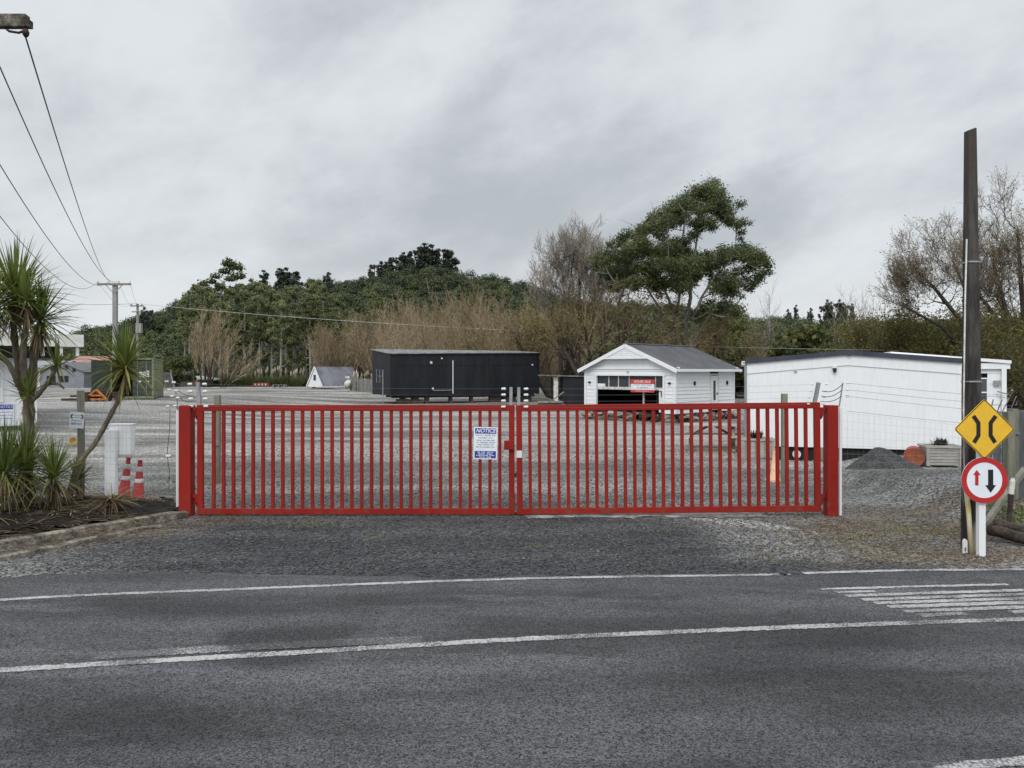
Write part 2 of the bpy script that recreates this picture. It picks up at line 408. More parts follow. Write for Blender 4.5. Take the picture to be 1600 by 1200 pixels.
def leaves_mesh(name, pts, nrm, size, aspect=1.6, tone=None, hue=None):
    n = len(pts); a = RNG.normal(size=(n, 3)); u = np.cross(nrm, a); u /= np.linalg.norm(u, axis=1, keepdims=True)+1e-9
    w = np.cross(nrm, u); w /= np.linalg.norm(w, axis=1, keepdims=True)+1e-9
    size = np.broadcast_to(size, (n,)) if not hasattr(size, 'shape') else size
    su = (size*aspect*.5)[:, None]; sw = (size*.5)[:, None]
    V = np.stack([pts-u*su, pts-w*sw, pts+u*su, pts+w*sw], 1).reshape(-1, 3)
    me = bpy.data.meshes.new(name); me.vertices.add(4*n); me.vertices.foreach_set('co', V.astype(np.float32).ravel())
    me.loops.add(4*n); me.loops.foreach_set('vertex_index', np.arange(4*n, dtype=np.int32))
    me.polygons.add(n); me.polygons.foreach_set('loop_start', np.arange(0, 4*n, 4, dtype=np.int32))
    me.polygons.foreach_set('loop_total', np.full(n, 4, dtype=np.int32))
    if tone is not None:
        at_ = me.attributes.new('tone', 'FLOAT', 'POINT'); at_.data.foreach_set('value', np.repeat(tone, 4).astype(np.float32))
        at_ = me.attributes.new('hue', 'FLOAT', 'POINT'); at_.data.foreach_set('value', np.repeat(hue, 4).astype(np.float32))
    me.update(); me.validate(); return me
def clump_points(centres, radii, per, flat=.75, shell=.55, jitter=.7, under=.45):
    P, Nn = [], []
    for c, r in zip(centres, radii):
        k = max(8, int(per*(r if per > 0 else 1)**2)) if per > 0 else int(-per)
        d = RNG.normal(size=(k, 3)); d /= np.linalg.norm(d, axis=1, keepdims=True)
        rad = r*(shell+(1-shell)*RNG.random((k, 1)))*(.85+.3*RNG.random((k, 1)))
        # small bumps so that a clump is not a ball
        b = np.sin(d[:, :1]*5+c[0]*3)*np.sin(d[:, 1:2]*5+c[1]*3)*np.sin(d[:, 2:]*4+c[2])
        rad = rad*(1+.3*b)
        p = d*rad; p[:, 2] *= flat
        low = p[:, 2] < -.25*r*flat; p[low, 2] *= under
        P.append(p+np.array(c)); nn = d+jitter*RNG.normal(size=(k, 3)); nn[:, 2] += .35; Nn.append(nn/np.linalg.norm(nn, axis=1, keepdims=True))
    return np.concatenate(P), np.concatenate(Nn)

def grow(mb, tips, p, d, L, r, lvl, S, rnd, kmin=3):
    seg = S['seg'][lvl]; pts = [Vector(p)]; rad = [r]; d = Vector(d).normalized(); q = Vector(p)
    end = S['taper'][lvl]; dirs = [d.copy()]
    for j in range(seg):
        d = (d+Vector((rnd.gauss(0, 1), rnd.gauss(0, 1), rnd.gauss(0, 1)))*S['wig'][lvl]+Vector((0, 0, S['up'][lvl]))).normalized()
        q = q+d*(L/seg); pts.append(q.copy()); rad.append(r*(1-(1-end)*(j+1)/seg)); dirs.append(d.copy())
    mb.tube(pts, rad, S['k'][lvl], cap=False)
    if lvl+1 >= len(S['seg']):
        tips.append((pts[-1], d)); tips.append((pts[len(pts)//2], d)); return
    n = S['n'][lvl]; a0 = rnd.random()*6.28
    for i in range(n):
        t = S['t0'][lvl]+(1-S['t0'][lvl])*(i+rnd.random()*.8)/n
        if i == n-1: t = 1
        f = t*seg; j = min(seg-1, int(f)); pt = pts[j].lerp(pts[j+1], f-j); dd = dirs[j+1]
        ang = R(S['ang'][lvl])*(.6+.8*rnd.random()); az = a0+i*2.4+rnd.random()*.5
        o = dd.orthogonal().normalized(); o = Matrix.Rotation(az, 3, dd) @ o
        nd = dd*math.cos(ang)+o*math.sin(ang)
        rr = rad[j]*(1-(f-j))+rad[j+1]*(f-j)
        grow(mb, tips, pt, nd, L*S['lr'][lvl]*(1.15-.55*t)*(.75+.5*rnd.random()), max(S['rmin'], min(rr*S['rr'][lvl], rr*.9)), lvl+1, S, rnd)

def guided_tree(mb, root_pts, root_r, targets, rnd, sag=.12, rtip=.03, k=5):
    "limbs reach from the trunk to every foliage clump, joining the nearest lower limb node"
    nodes = []
    for line, (r0, r1) in zip(root_pts, root_r):
        line = [Vector(p) for p in line]; n = len(line)
        rad = [r0+(r1-r0)*i/(n-1) for i in range(n)]; mb.tube(line, rad, 8, False)
        for i in range(n-1):
            for s_ in range(4):
                nodes.append((line[i].lerp(line[i+1], s_/4), rad[i]+(rad[i+1]-rad[i])*s_/4))
        nodes.append((line[-1], rad[-1]))
    zmin = min(n[0].z for n in nodes); H = max(n[0].z for n in nodes)-zmin
    tg = sorted([Vector(t) for t in targets], key=lambda t: min((t-n[0]).length for n in nodes))
    for t in tg:
        best = min(nodes, key=lambda n: (t-n[0]).length+(3.0*max(0, n[0].z-t.z+.15*(t-n[0]).length))+(2.5 if n[0].z < zmin+.35*H else 0)-n[1]*2)
        a = best[0]; L = (t-a).length; r = min(best[1]*.8, .03+.022*L+rtip)
        pts = []; m = 5
        off = Vector((rnd.gauss(0, 1), rnd.gauss(0, 1), rnd.gauss(0, .5)))*L*.07
        for i in range(m+1):
            s_ = i/m; q = a.lerp(t, s_)+off*math.sin(s_*math.pi)-Vector((0, 0, sag*L*math.sin(s_*math.pi)))
            pts.append(q)
        rad = [r+(rtip-r)*i/m for i in range(m+1)]; mb.tube(pts, rad, k, False)
        for i in range(1, m+1): nodes.append((pts[i], rad[i]))
        for _ in range(4):
            e = t+Vector((rnd.gauss(0, 1), rnd.gauss(0, 1), abs(rnd.gauss(0, .8))))*.5
            mb.tube([pts[-2], t.lerp(e, .4), e], [rtip*.8, rtip*.6, rtip*.3], 3, False)
# ------------------------------------------------------------------ terrain
def dip(x, y): return -.28*math.exp(-(((x-8.3)/1.5)**2+((y-22)/1.3)**2)**2)
def bank(x, y): return .36*ss(6.9, 7.7, x)*ss(10.9, 11.9, y)*(1-ss(15, 19, y))
_gz0 = gz
def gz(x, y):
    z = _gz0(x, y)
    if 5 < x < 12 and 18 < y < 26: z += dip(x, y)
    if x > 6.5 and 10 < y < 20: z += bank(x, y)
    return z
def make_ground():
    xs = sorted(set(list(np.linspace(-60, 60, 161))+list(np.linspace(5, 13, 41))+list(np.concatenate([-np.geomspace(62, 1500, 14), np.geomspace(62, 1500, 14)]))))
    ys = sorted(set(list(np.linspace(-30, 8, 12))+list(np.linspace(8.2, 26, 90))+list(np.linspace(26.5, 130, 120))+list(np.geomspace(135, 2500, 14))))
    v = []; f = []
    for y in ys:
        for x in xs:
            z = gz(x, y)
            if y > 10: z += .018*ss(13, 16, y)*(mnoise.noise(Vector((x*.6, y*.6, 0)))+.6*mnoise.noise(Vector((x*1.9, y*1.9, 3))))
            v.append((x, y, z-.006))
    nx = len(xs)
    for j in range(len(ys)-1):
        for i in range(nx-1): f.append((j*nx+i, j*nx+i+1, (j+1)*nx+i+1, (j+1)*nx+i))
    me = bpy.data.meshes.new('ground'); me.from_pydata(v, [], f); me.update()
    me.polygons.foreach_set('use_smooth', [True]*len(me.polygons))
    struct(link('ground', me, 'ground'))
make_ground()

def interp(xs, ys, x):
    for i in range(len(xs)-1):
        if x <= xs[i+1] or i == len(xs)-2:
            t = (x-xs[i])/(xs[i+1]-xs[i]); return ys[i]+(ys[i+1]-ys[i])*t
def px_curve(pts, n=60):
    "smooth ground curve through picture points"
    W = [on_ground(*p) for p in pts]; out = []
    for i in range(len(W)-1):
        p0 = W[max(i-1, 0)]; p1 = W[i]; p2 = W[i+1]; p3 = W[min(i+2, len(W)-1)]
        m = max(2, n//(len(W)-1))
        for k in range(m):
            t = k/m; out.append(.5*((2*p1)+(p2-p0)*t+(2*p0-5*p1+4*p2-p3)*t*t+(3*p1-p0-3*p2+p3)*t**3))
    out.append(W[-1]); return out
edge = [(-500, 985), (0, 938), (400, 920), (800, 905), (1190, 898), (1600, 890), (2100, 884)]
ec = px_curve(edge, 240)
def road_sheet():
    mb = MB(); far = []
    for i, p in enumerate(ec):
        q = 800+p.x/p.y*F
        off = .10+.95*ss(900, -100, q)+.10*mnoise.noise(Vector((p.x*2.5, 0, 0)))+.07*mnoise.noise(Vector((p.x*8, 3, 0)))+.04*mnoise.noise(Vector((p.x*23, 7, 0)))
        off -= .19*math.exp(-((q-1240)/38)**2)*(1+.5*mnoise.noise(Vector((p.x*9, 5, 0))))
        far.append(Vector((p.x, p.y+off, 0)))
    for a, b in zip(far, far[1:]):
        mb.quad((a.x, -40, 0), (b.x, -40, 0), b, a)
    mb.quad((-400, -40, 0), (far[0].x, -40, 0), far[0], (-400, far[0].y-25, 0))
    mb.quad((far[-1].x, -40, 0), (400, -40, 0), (400, far[-1].y+20, 0), far[-1])
    struct(mb.build('road', 'road'))
road_sheet()
def stripe(name, pts, w, m, jag=.006, z=.005, n=120, wend=None):
    c = px_curve(pts, n); mb = MB(); prev = None
    for i, p in enumerate(c):
        d = (c[min(i+1, len(c)-1)]-c[max(i-1, 0)]).normalized(); nn = Vector((-d.y, d.x, 0))
        ww = w if wend is None else w+(wend-w)*i/(len(c)-1)
        a = p-nn*(ww/2+random.gauss(0, jag)); b = p+nn*(ww/2+random.gauss(0, jag)); a.z = b.z = z
        if prev: mb.quad(prev[0], a, b, prev[1])
        prev = (a, b)
    return struct(mb.build(name, m))
stripe('edge_line', edge[:4]+[(1190, 898.5), (1222, 897.3)], .082, 'paint', n=300)
stripe('edge_line', [(1255, 896), (1420, 891.5), (1600, 890), (2100, 884)], .085, 'paint', n=120)
stripe('centre_line', [(-500, 1085), (0, 1048), (400, 1024), (800, 1000), (1200, 982), (1600, 968), (2200, 950)], .105, 'paint', n=400)
stripe('old_centre_line', [(150, 1026), (400, 1011), (660, 999)], .17, 'paintghost', n=120)
stripe('near_edge_line', [(1395, 1224), (1500, 1200.5), (1600, 1190), (2200, 1150)], .10, 'paint', n=100)
for a, b, w in [((1282, 921), (1575, 913.5), .07), ((1305, 926.5), (1368, 924.5), .065), ((1322, 931.5), (1700, 919.5), .085),
                ((1347, 937.5), (1700, 926), .085), ((1366, 942.8), (1700, 932.5), .085), ((1388, 949), (1700, 938.5), .10), ((1412, 956), (1700, 945.8), .09),
                ((1437, 962.5), (1508, 959), .09), ((1580, 957), (1700, 951), .09)]:
    stripe('road_marking', [a, ((a[0]+b[0])/2, (a[1]+b[1])/2-.3), b], w, 'paintworn', n=60)
# stone / concrete threshold under the gate leaves
def patch(name, outline, m, z=.006):
    mb = MB(); P = [on_ground(*p) for p in outline]
    mb.poly([(p.x, p.y, z) for p in P]); return struct(mb.build(name, m))
M['threshold'] = mat('threshold', (.30, .295, .28), (.13, .13, .125), 3.5, .9, .35, 28, .4, thr=(.42, .58))
rr = random.Random(3)
top = [(812+i*15, 799.5+rr.random()*1.5) for i in range(26)]; bot = [(1200-i*15, 806+rr.random()*4+(0 if i < 14 else 1)) for i in range(26)]
patch('concrete_strip', (top+bot)[::-1], 'threshold')

# ------------------------------------------------------------------ gate
GD = 12.57; S_ = GD/F
def gz_(py): return CAMZ-(py-HOR)*S_
def insulator(parent, x, y, z, flip=1, s=1, rz=0):
    mb = MB(); mb.lathe([(.008*s, -.05*s), (.020*s, -.046*s), (.028*s, -.02*s), (.024*s, 0), (.03*s, .012*s), (.026*s, .04*s), (.01*s, .048*s)], k=8,
                        M4=Matrix.Translation((x, y, z)) @ Matrix.Rotation(rz, 4, 'Z') @ Matrix.Rotation(R(90*flip), 4, 'Y'))
    return mb.build('insulator', 'poly', parent, True)
def leaf(pl, pr, label, nb, b0, b1, tilt, hinge_right, posts):
    hx = gx(pr if hinge_right else pl, GD)
    t = thing('gate_leaf', label, 'gate', (hx, GD, 0)); L = lambda px: gx(px, GD)-hx
    t.rotation_euler = (0, tilt, 0)
    w = .1
    mb = MB(); mb.box(((L(pl)+L(pr))/2, 0, gz_(637.5)), (L(pr)-L(pl), .075, .10)); mb.build('top_rail', 'red', t, bevel=.006)
    mb = MB(); mb.box(((L(pl)+L(pr))/2, 0, gz_(798.5)), (L(pr)-L(pl), .075, .10)); mb.build('bottom_rail', 'red', t, bevel=.006)
    for px in (pl+4.5, pr-4.5):
        mb = MB(); mb.box((L(px), 0, (gz_(642.3)+gz_(793.7))/2), (.094, .072, gz_(642.3)-gz_(793.7))); mb.build('stile', 'red', t, bevel=.006)
    for i in range(nb):
        px = b0+(b1-b0)*i/(nb-1)
        mb = MB(); mb.box((L(px), 0, (gz_(642.4)+gz_(793.6))/2), (.052, .052, gz_(642.4)-gz_(793.6))); mb.build('bar', 'red', t, bevel=.004)
    tops = []
    for (xa, ya), (xb, yb), wd in posts:
        mb = MB(); mb.bar((L(xa), .0, gz_(ya)), (L(xb), .0, gz_(yb)), wd, .05); p = mb.build('fence_standard', 'galv', t)
        for k in range(4):
            f = .08+.27*k; cx = L(xb+(xa-xb)*f); cz = gz_(yb+(ya-yb)*f)
            sides = (-1, 1) if not 780 < xb < 830 else ((-1,) if xb < 805 else (1,))
            for sg in sides: insulator(p, cx+sg*.12, -.04, cz-.01*k, 1, .78 if xb < 1000 else .5)
            tops.append((cx, cz-.011*k))
    for k in range(4):
        a = tops[k]; b = tops[4+k]; mb = MB(); pts = []
        if a[0] > b[0]: a, b = b, a
        for i in range(13):
            s = i/12; pts.append((a[0]+.16+(b[0]-a[0]-.32)*s, -.04, a[1]+(b[1]-a[1])*s-.025*math.sin(math.pi*s)))
        mb.tube(pts, .0013, 4); mb.build('electric_wire', 'wire', t)
    return t, L
g1, L1 = leaf(309, 804, 'left red steel gate leaf carrying the notice sign and latch box', 30, 334, 781, 0, False, [((312, 636), (309.5, 597), .05), ((798, 636), (798.5, 605), .05)])
mb = MB(); mb.box((L1(795.5), -.065, gz_(695)), (.165, .05, .15)); mb.build('latch_box', 'red', g1, bevel=.006)
mb = MB(); mb.box((L1(805), -.02, gz_(742)), (.045, .03, .06)); mb.tube([(L1(803.6), -.02, gz_(740)), (L1(803.6), -.02, gz_(736)), (L1(806.4), -.02, gz_(736)), (L1(806.4), -.02, gz_(740))], .006, 6); mb.build('padlock', 'signblack', g1)
mb = MB(); mb.bar((L1(803), .05, gz_(770)), (L1(803), .05, .02), .03); mb.bar((L1(799), .02, .02), (L1(808), .02, .02), .05, .04); mb.build('drop_bolt', 'darkrust', g1)
g2, L2 = leaf(808, 1282, 'right red steel gate leaf with small white tag, sagging at its free end', 30, 829, 1260, 0, True, [((812, 636), (812.5, 605), .05), ((1274, 636), (1281, 602), .065)])
g2.rotation_euler = (0, R(-.55), 0); g2.location.z = .045
mb = MB(); mb.box((L2(812.3), -.042, gz_(709)), (.088, .004, .115)); mb.build('tag', 'poly', g2)
mb = MB(); mb.box((L2(812), 0, gz_(806)-.008), (.12, .1, .05)); mb.build('gate_foot', 'darkrust', g2)
def gate_post(px, side, label, y0, y1):
    t = thing('gate_post', label, 'post', (gx(px, GD), GD, 0), 0)
    mb = MB(); mb.box((0, 0, (gz_(y0)-.12)/2), (.195 if side > 0 else .178, .19, gz_(y0)+.12)); mb.build('post', 'red', t, bevel=.008)
    for py, up in ((645, 1), (780, 1)):
        h = MB(); z = gz_(py); x = side*.16
        h.box((side*.135, 0, z+.055), (.07, .07, .05)); h.tube([(x, -.0, z+.09), (x, -.0, z-.05)], .032, 10)
        h.lathe([(.004, -.11), (.03, -.06), (.034, -.05), (.03, -.045)], (x, 0, z), 8); h.build('hinge', 'red', t)
    return t
gate_post(292, 1, 'red steel gate post beside the garden bed and its sleeper edging', 633.5, 805)
gate_post(1298, -1, 'red steel gate post beside the white fence pipe and brown gravel', 633, 808)

# notice sign on the left leaf
nx = gx(758.5, GD-.06)
t = thing('notice_sign', 'white and blue NOTICE sign fixed to the bars of the red gate', 'sign', (nx, GD-.045, gz_(692)), R(.5)); t.rotation_euler = (0, R(1.2), 0)
mb = MB(); mb.box((0, 0, 0), (.385, .004, .525)); mb.build('panel', 'signwhite', t)
mb = MB(); mb.box((0, -.004, .20), (.345, .003, .088)); mb.build('blue_header', 'blue', t)
text_obj('NOTICE', .088, 'signwhite', t, (0, -.0058, .20), shear=.22, bold=.0016, sx=.98)
mb = MB()
for i, (zz, w, ws) in enumerate([(.128, .32, [4, 2, 1, 7, 4]), (.088, .24, [8, 4]), (.046, .29, [7, 4, 5, 4]), (.010, .31, [3, 8, 6]), (-.026, .26, [5, 6, 3]), (-.064, .30, [3, 3, 9, 4])]):
    word_bars(mb, 0, zz, w, .022, -.0034, ws, i)
mb.build('small_print', 'greytext', t)
mb = MB(); mb.box((0, -.004, -.185), (.345, .003, .115)); mb.build('blue_footer', 'blue', t)
mb = MB()
for i, (zz, w, ws) in enumerate([(-.147, .26, [2, 3, 5]), (-.175, .24, [6, 5]), (-.20, .30, [9, 4]), (-.226, .19, [5, 4])]): word_bars(mb, 0, zz, w, .024, -.0062, ws, 20+i)
mb.build('small_print', 'signwhite', t)

# ------------------------------------------------------------------ road sign, pole
t = thing('road_sign', 'yellow diamond and round give-way arrow plates on a white post', 'road sign', (gx(1534, 9.8), 9.8, 0))
D = 9.8; s = D/F; zz = lambda py: CAMZ-(py-HOR)*s; xx = lambda px: (px-1537)*s
mb = MB(); mb.box((0, .02, (zz(648)-.05)/2), (.085, .075, zz(648)+.05)); mb.build('post', 'white', t, bevel=.005)
def rot_sq(half, r, n=5):
    P = []
    for k in range(4):
        a = k*math.pi/2; c = Vector((math.cos(a), math.sin(a)))*(half-r*math.sqrt(2))
        for j in range(n+1):
            b = a-math.pi/4+math.pi/2*j/n; P.append((c.x+r*math.cos(b), c.y+r*math.sin(b)))
    return P
def plate(name, poly, cx, cz, y, th, m, parent):
    mb = MB(); mb.prism(poly, lambda u, v: (cx+u, y, cz+v), lambda u, v: (cx+u, y+th, cz+v)); return fixn(mb.build(name, m, parent))
def ring(name, po, pi_, cx, cz, y, th, m, parent):
    mb = MB(); n = len(po)
    for i in range(n):
        j = (i+1) % n
        f = [(cx+po[i][0], y, cz+po[i][1]), (cx+po[j][0], y, cz+po[j][1]), (cx+pi_[j][0], y, cz+pi_[j][1]), (cx+pi_[i][0], y, cz+pi_[i][1])]
        b = [(p[0], y+th, p[2]) for p in f]; mb.hexa(b, f)
    return fixn(mb.build(name, m, parent))
cx, cz = xx(1537.5), zz(670); half = 47.5*s
dp = plate('diamond_plate', rot_sq(half, .035), cx, cz, -.05, .006, 'yellow', t)
ring('border', rot_sq(half-.008, .03), rot_sq(half-.020, .026), cx, cz, -.0525, .002, 'signblack', dp)
for sg in (-1, 1):
    P = [(19.5, 19), (10.5, 19), (10.5, 19)]
    a = [(sg*17.5, 20.5), (sg*9.5, 9.5), (sg*9.5, -10), (sg*16.5, -21)]
    # constant-width bent bar
    pts = [Vector((p[0]*s-0*s, p[1]*s)) for p in a]; w = .052; Lft, Rgt = [], []
    for i, p in enumerate(pts):
        d1 = (pts[i]-pts[i-1]).normalized() if i else (pts[1]-pts[0]).normalized(); d2 = (pts[i+1]-pts[i]).normalized() if i < 3 else d1
        n = Vector((-(d1+d2).y, (d1+d2).x)).normalized(); k = w/2/max(.5, n.dot(Vector((-d1.y, d1.x)))); Lft.append(p+n*k); Rgt.append(p-n*k)
    plate('bridge_symbol', [tuple(p) for p in Lft+Rgt[::-1]], cx, cz, -.0525, .002, 'signblack', dp)
cz = zz(749.5); rad = 36*s
circ = lambda r, n=40: [(r*math.cos(2*math.pi*k/n), r*math.sin(2*math.pi*k/n)) for k in range(n)]
rp = plate('round_plate', circ(rad), cx, cz, -.05, .006, 'signwhite', t)
ring('red_ring', circ(rad-.001), circ(rad*.77), cx, cz, -.0525, .002, 'signred', rp)
def arrow(w, hw, h, hh): return [(-w/2, -h/2), (w/2, -h/2), (w/2, h/2-hh), (hw/2, h/2-hh), (0, h/2), (-hw/2, h/2-hh), (-w/2, h/2-hh)]
plate('arrow', [(u-12*s, v+4*s) for u, v in arrow(5.2*s, 12*s, 24*s, 8*s)], cx, cz, -.0525, .002, 'signred', rp)
plate('arrow', [(u+9.5*s, -v-1.5*s) for u, v in arrow(8*s, 17*s, 36*s, 12*s)], cx, cz, -.0525, .002, 'signblack', rp)

t = thing('utility_pole', 'old weathered timber pole without crossarms, standing behind the road signs', 'pole', (gx(1515.5, 10.15), 10.15, 0))
s = 10.15/F; zz = lambda py: CAMZ-(py-HOR)*s; xx = lambda px: (px-1515.5)*s
mb = MB(); n = 10; H = zz(201)
for k in range(n):   # six-sided tapered concrete-like post, built as stacked rings
    pass
prof = []
for k in range(n+1):
    z = -.2+(H+.2)*k/n; f = max(0, z/H); w = (26-(26-14)*min(1, f*1.0))*s/2; cxk = (1519.5-1515.5)*s*(1-f)+.012
    prof.append([(cxk-w, -w*.9, z), (cxk+w*.55, -w, z), (cxk+w, -w*.55, z), (cxk+w, w, z), (cxk-w, w, z)])
i0 = 0
for k, ringp in enumerate(prof): mb.v += ringp
for k in range(n):
    for q in range(5): a = k*5+q; b = k*5+(q+1) % 5; mb.f.append((a, b, b+5, a+5))
mb.f.append(tuple(range(n*5, n*5+5)))
mb.v[-1] = (mb.v[-1][0], mb.v[-1][1], H-.03); mb.v[-5] = (mb.v[-5][0], mb.v[-5][1], H-.035)
mb.build('shaft', 'pole', t, bevel=.006)
xc = lambda px, o_: gx(px, 10.15+o_)-gx(1515.5, 10.15)
mb = MB(); mb.tube([(xc(1507, -.165), -.165, zz(760)), (xc(1505.5, -.16), -.16, zz(640)), (xc(1508, -.13), -.13, zz(470)), (xc(1510.5, -.11), -.11, zz(376))], .0105, 8); mb.build('conduit', 'whitedirty', t, True)
mb = MB(); mb.tube([(xc(1518, -.19), -.19, -.05), (xc(1513, -.19), -.19, zz(790)), (xc(1507, -.165), -.165, zz(745))], [.03, .03, .024], 8)
mb.build('cable_guard', mat('guard_yellow', (.62, .47, .16), (.62, .58, .45), 5, .6), t, True)
for py in (410, 596):
    f = zz(py)/H; w = (26-12*f)*s/2+.004; mb = MB(); cs = 4*s*(1-f)+.012
    for a, b in (((-w, -w*.95), (w*.55, -w)), ((w*.55, -w), (w, -w*.5)), ((w, -w*.5), (w, w)), ((-w, w), (-w, -w*.95))):
        mb.bar((cs+a[0], a[1], zz(py)), (cs+b[0], b[1], zz(py)), .012, .02)
    mb.build('strap', 'galv', t)
D = 9.95
t = thing('marker_peg', 'short white rounded marker peg at the foot of the timber pole', 'peg', (gx(1507.5, D), D, 0))
mb = MB(); mb.prism([(-.028, 0), (.028, 0), (.028, .15), (.018, .175), (0, .185), (-.018, .175), (-.028, .15)], lambda u, v: (u, -.012, v), lambda u, v: (u, .012, v)); fixn(mb.build('peg', 'poly', t))
mb = MB(); mb.box((0, -.0135, .05), (.022, .002, .05)); mb.build('label', 'greytext', t)

# ------------------------------------------------------------------ fences by the gate
def mesh_panel(mb, A, B, za0, za1, zb0, zb1, dx=.08, rows=14, r=.001, cut=None):
    A, B = Vector((*A, 0)), Vector((*B, 0)); L = (B-A).length; n = max(2, int(L/dx))
    for i in range(n+1):
        f = i/n; p = A.lerp(B, f); lo = za0+(zb0-za0)*f; hi = za1+(zb1-za1)*f
        mb.tube([(p.x, p.y, lo), (p.x, p.y, hi)], r, 3, False)
    for j in range(rows+1):
        g = j/rows; m = max(2, int(L/1.2)); pts = []
        for i in range(m+1):
            f = i/m; p = A.lerp(B, f); lo = za0+(zb0-za0)*f; hi = za1+(zb1-za1)*f; pts.append((p.x, p.y, lo+(hi-lo)*g))
        mb.tube(pts, r*1.15, 3, False)
t = thing('wire_fence', 'wire mesh fence behind the garden bed with white pipe and electric wires', 'fence', (0, 0, 0))
Dl = 12.95; xa = gx(278, Dl); xt = gx(126, 13.5)
mb = MB(); mb.tube([(xa, Dl, .02), (xa, Dl, hz(637, Dl))], .03, 10); mb.lathe([(.034, 0), (.036, .03), (.02, .05)], (xa, Dl, hz(637, Dl)), 10); mb.build('pipe_post', 'white', t)
mb = MB(); mb.tube([(xt, 13.5, -.1), (xt+.01, 13.5, .9), (xt, 13.5, hz(610, 13.5))], .062, 10); tp = mb.build('timber_post', 'timber', t, True)
mb = MB(); mb.box((gx(-60, 14), 14, .85), (.11, .11, 2)); mb.build('timber_post', 'timber', t)
mb = MB(); mesh_panel(mb, (xa-.03, Dl), (xt, 13.43), .08, hz(643, Dl), .08, 1.62); mesh_panel(mb, (xt, 13.43), (gx(-60, 14), 13.95), .08, 1.62, .1, 1.62); mb.build('wire_mesh', 'wire', t)
mb = MB(); mb.tube([(xa+.01, Dl-.03, hz(640, Dl)), (xa+.0, Dl-.03, hz(620, Dl)), (gx(272, Dl), Dl-.03, hz(600, Dl)), (gx(268, Dl), Dl-.03, hz(585, Dl)), (gx(269, Dl), Dl-.03, hz(578, Dl))], .012, 6); rod = mb.build('outrigger_rod', 'galv', t)
for a, b in [(263, 596), (274, 597.5), (266.5, 609), (277.5, 610.5), (271, 619), (280.5, 621.5), (264.5, 635), (276, 634)]: insulator(rod, gx(a, Dl), Dl-.06, hz(b, Dl), 1, .68)
for (a, b, sg) in [((277, 597.5), (302, 601), 3), ((281, 610.5), (305, 618), 3), ((283, 621.5), (306, 626), 4), ((205, 606), (265, 609), 2), ((205, 613), (271, 619), 2)]:
    mb = MB(); pts = []
    for i in range(9):
        f = i/8; pts.append((gx(a[0]+(b[0]-a[0])*f, Dl), Dl-.06, hz(a[1]+(b[1]-a[1])*f+sg*math.sin(math.pi*f), Dl)))
    mb.tube(pts, .006, 5); mb.build('electric_wire', 'cable', t)
mb = MB(); mb.tube([(gx(268, Dl), Dl-.05, hz(637, Dl)), (gx(268, Dl), Dl-.07, hz(670, Dl)), (gx(263, Dl), Dl-.05, hz(710, Dl)), (gx(268, Dl), Dl-.08, hz(735, Dl)), (gx(266, Dl), Dl-.05, hz(770, Dl))], .005, 5); mb.build('hanging_lead', 'cable', t)
insulator(t, gx(266, Dl), Dl-.07, hz(712, Dl), 1, 1)
t = thing('wire_fence', 'wire mesh fence with white pipe running from the right gate post to the road signs', 'fence', (0, 0, 0))
xa = gx(1313, 12.6); xb = gx(1577, 11.95)
mb = MB(); mb.tube([(xa, 12.6, -.05), (xa, 12.6, hz(637, 12.6))], .024, 10); mb.build('pipe_post', 'white', t)
mb = MB(); mb.tube([(xa-.02, 12.6, hz(636, 12.6)), (gx(1317, 12.6), 12.6, hz(598, 12.6))], .011, 6); rod = mb.build('outrigger_rod', 'galv', t)
for k, (a, b) in enumerate([(1320, 598.5), (1319, 609), (1319, 617), (1319.5, 619.5)]): insulator(rod, gx(a+3, 12.6), 12.55, hz(b, 12.6), 1, .55)
mb = MB(); mb.box((xb, 11.95, .85), (.12, .12, 1.75)); mb.build('timber_post', 'timber', t)
mb = MB(); mesh_panel(mb, (xa+.03, 12.6), (xb-.06, 11.95), .06, hz(645, 12.6), .4, hz(672, 11.95), rows=12); mb.build('wire_mesh', 'wire', t)
for k, (ya, yb) in enumerate([(598.5, 622), (609, 634), (619, 646), (642, 668)]):
    mb = MB(); mb.tube([(gx(1321, 12.6), 12.55, hz(ya, 12.6)), (gx(1450, 12.3), 12.25, hz((ya+yb)/2+1, 12.3)), (xb, 11.88, hz(yb, 11.95))], .0026, 4); mb.build('electric_wire', 'wire', t)
for k, (a, b, sg) in enumerate([((1283, 611), (1316, 600), 7), ((1282, 619), (1315, 609), 6), ((1281, 627), (1314, 619), 5)]):
    mb = MB(); pts = []
    for i in range(9):
        f = i/8; pts.append((gx(a[0]+(b[0]-a[0])*f, 12.55), 12.52, hz(a[1]+(b[1]-a[1])*f+sg*math.sin(math.pi*f)*.8, 12.55)))
    mb.tube(pts, .006, 5); mb.build('electric_wire', 'cable', t)
for k, (a, b) in enumerate([((1558, 643), (1566, 624)), ((1565, 645), (1577, 623)), ((1578, 643), (1588, 619)), ((1548, 641), (1552, 624))]):
    mb = MB(); mb.bar(at(a[0], a[1], 12.0), at(b[0], b[1], 11.9), .012, .012); mb.build('outrigger_rod', 'galv', t)
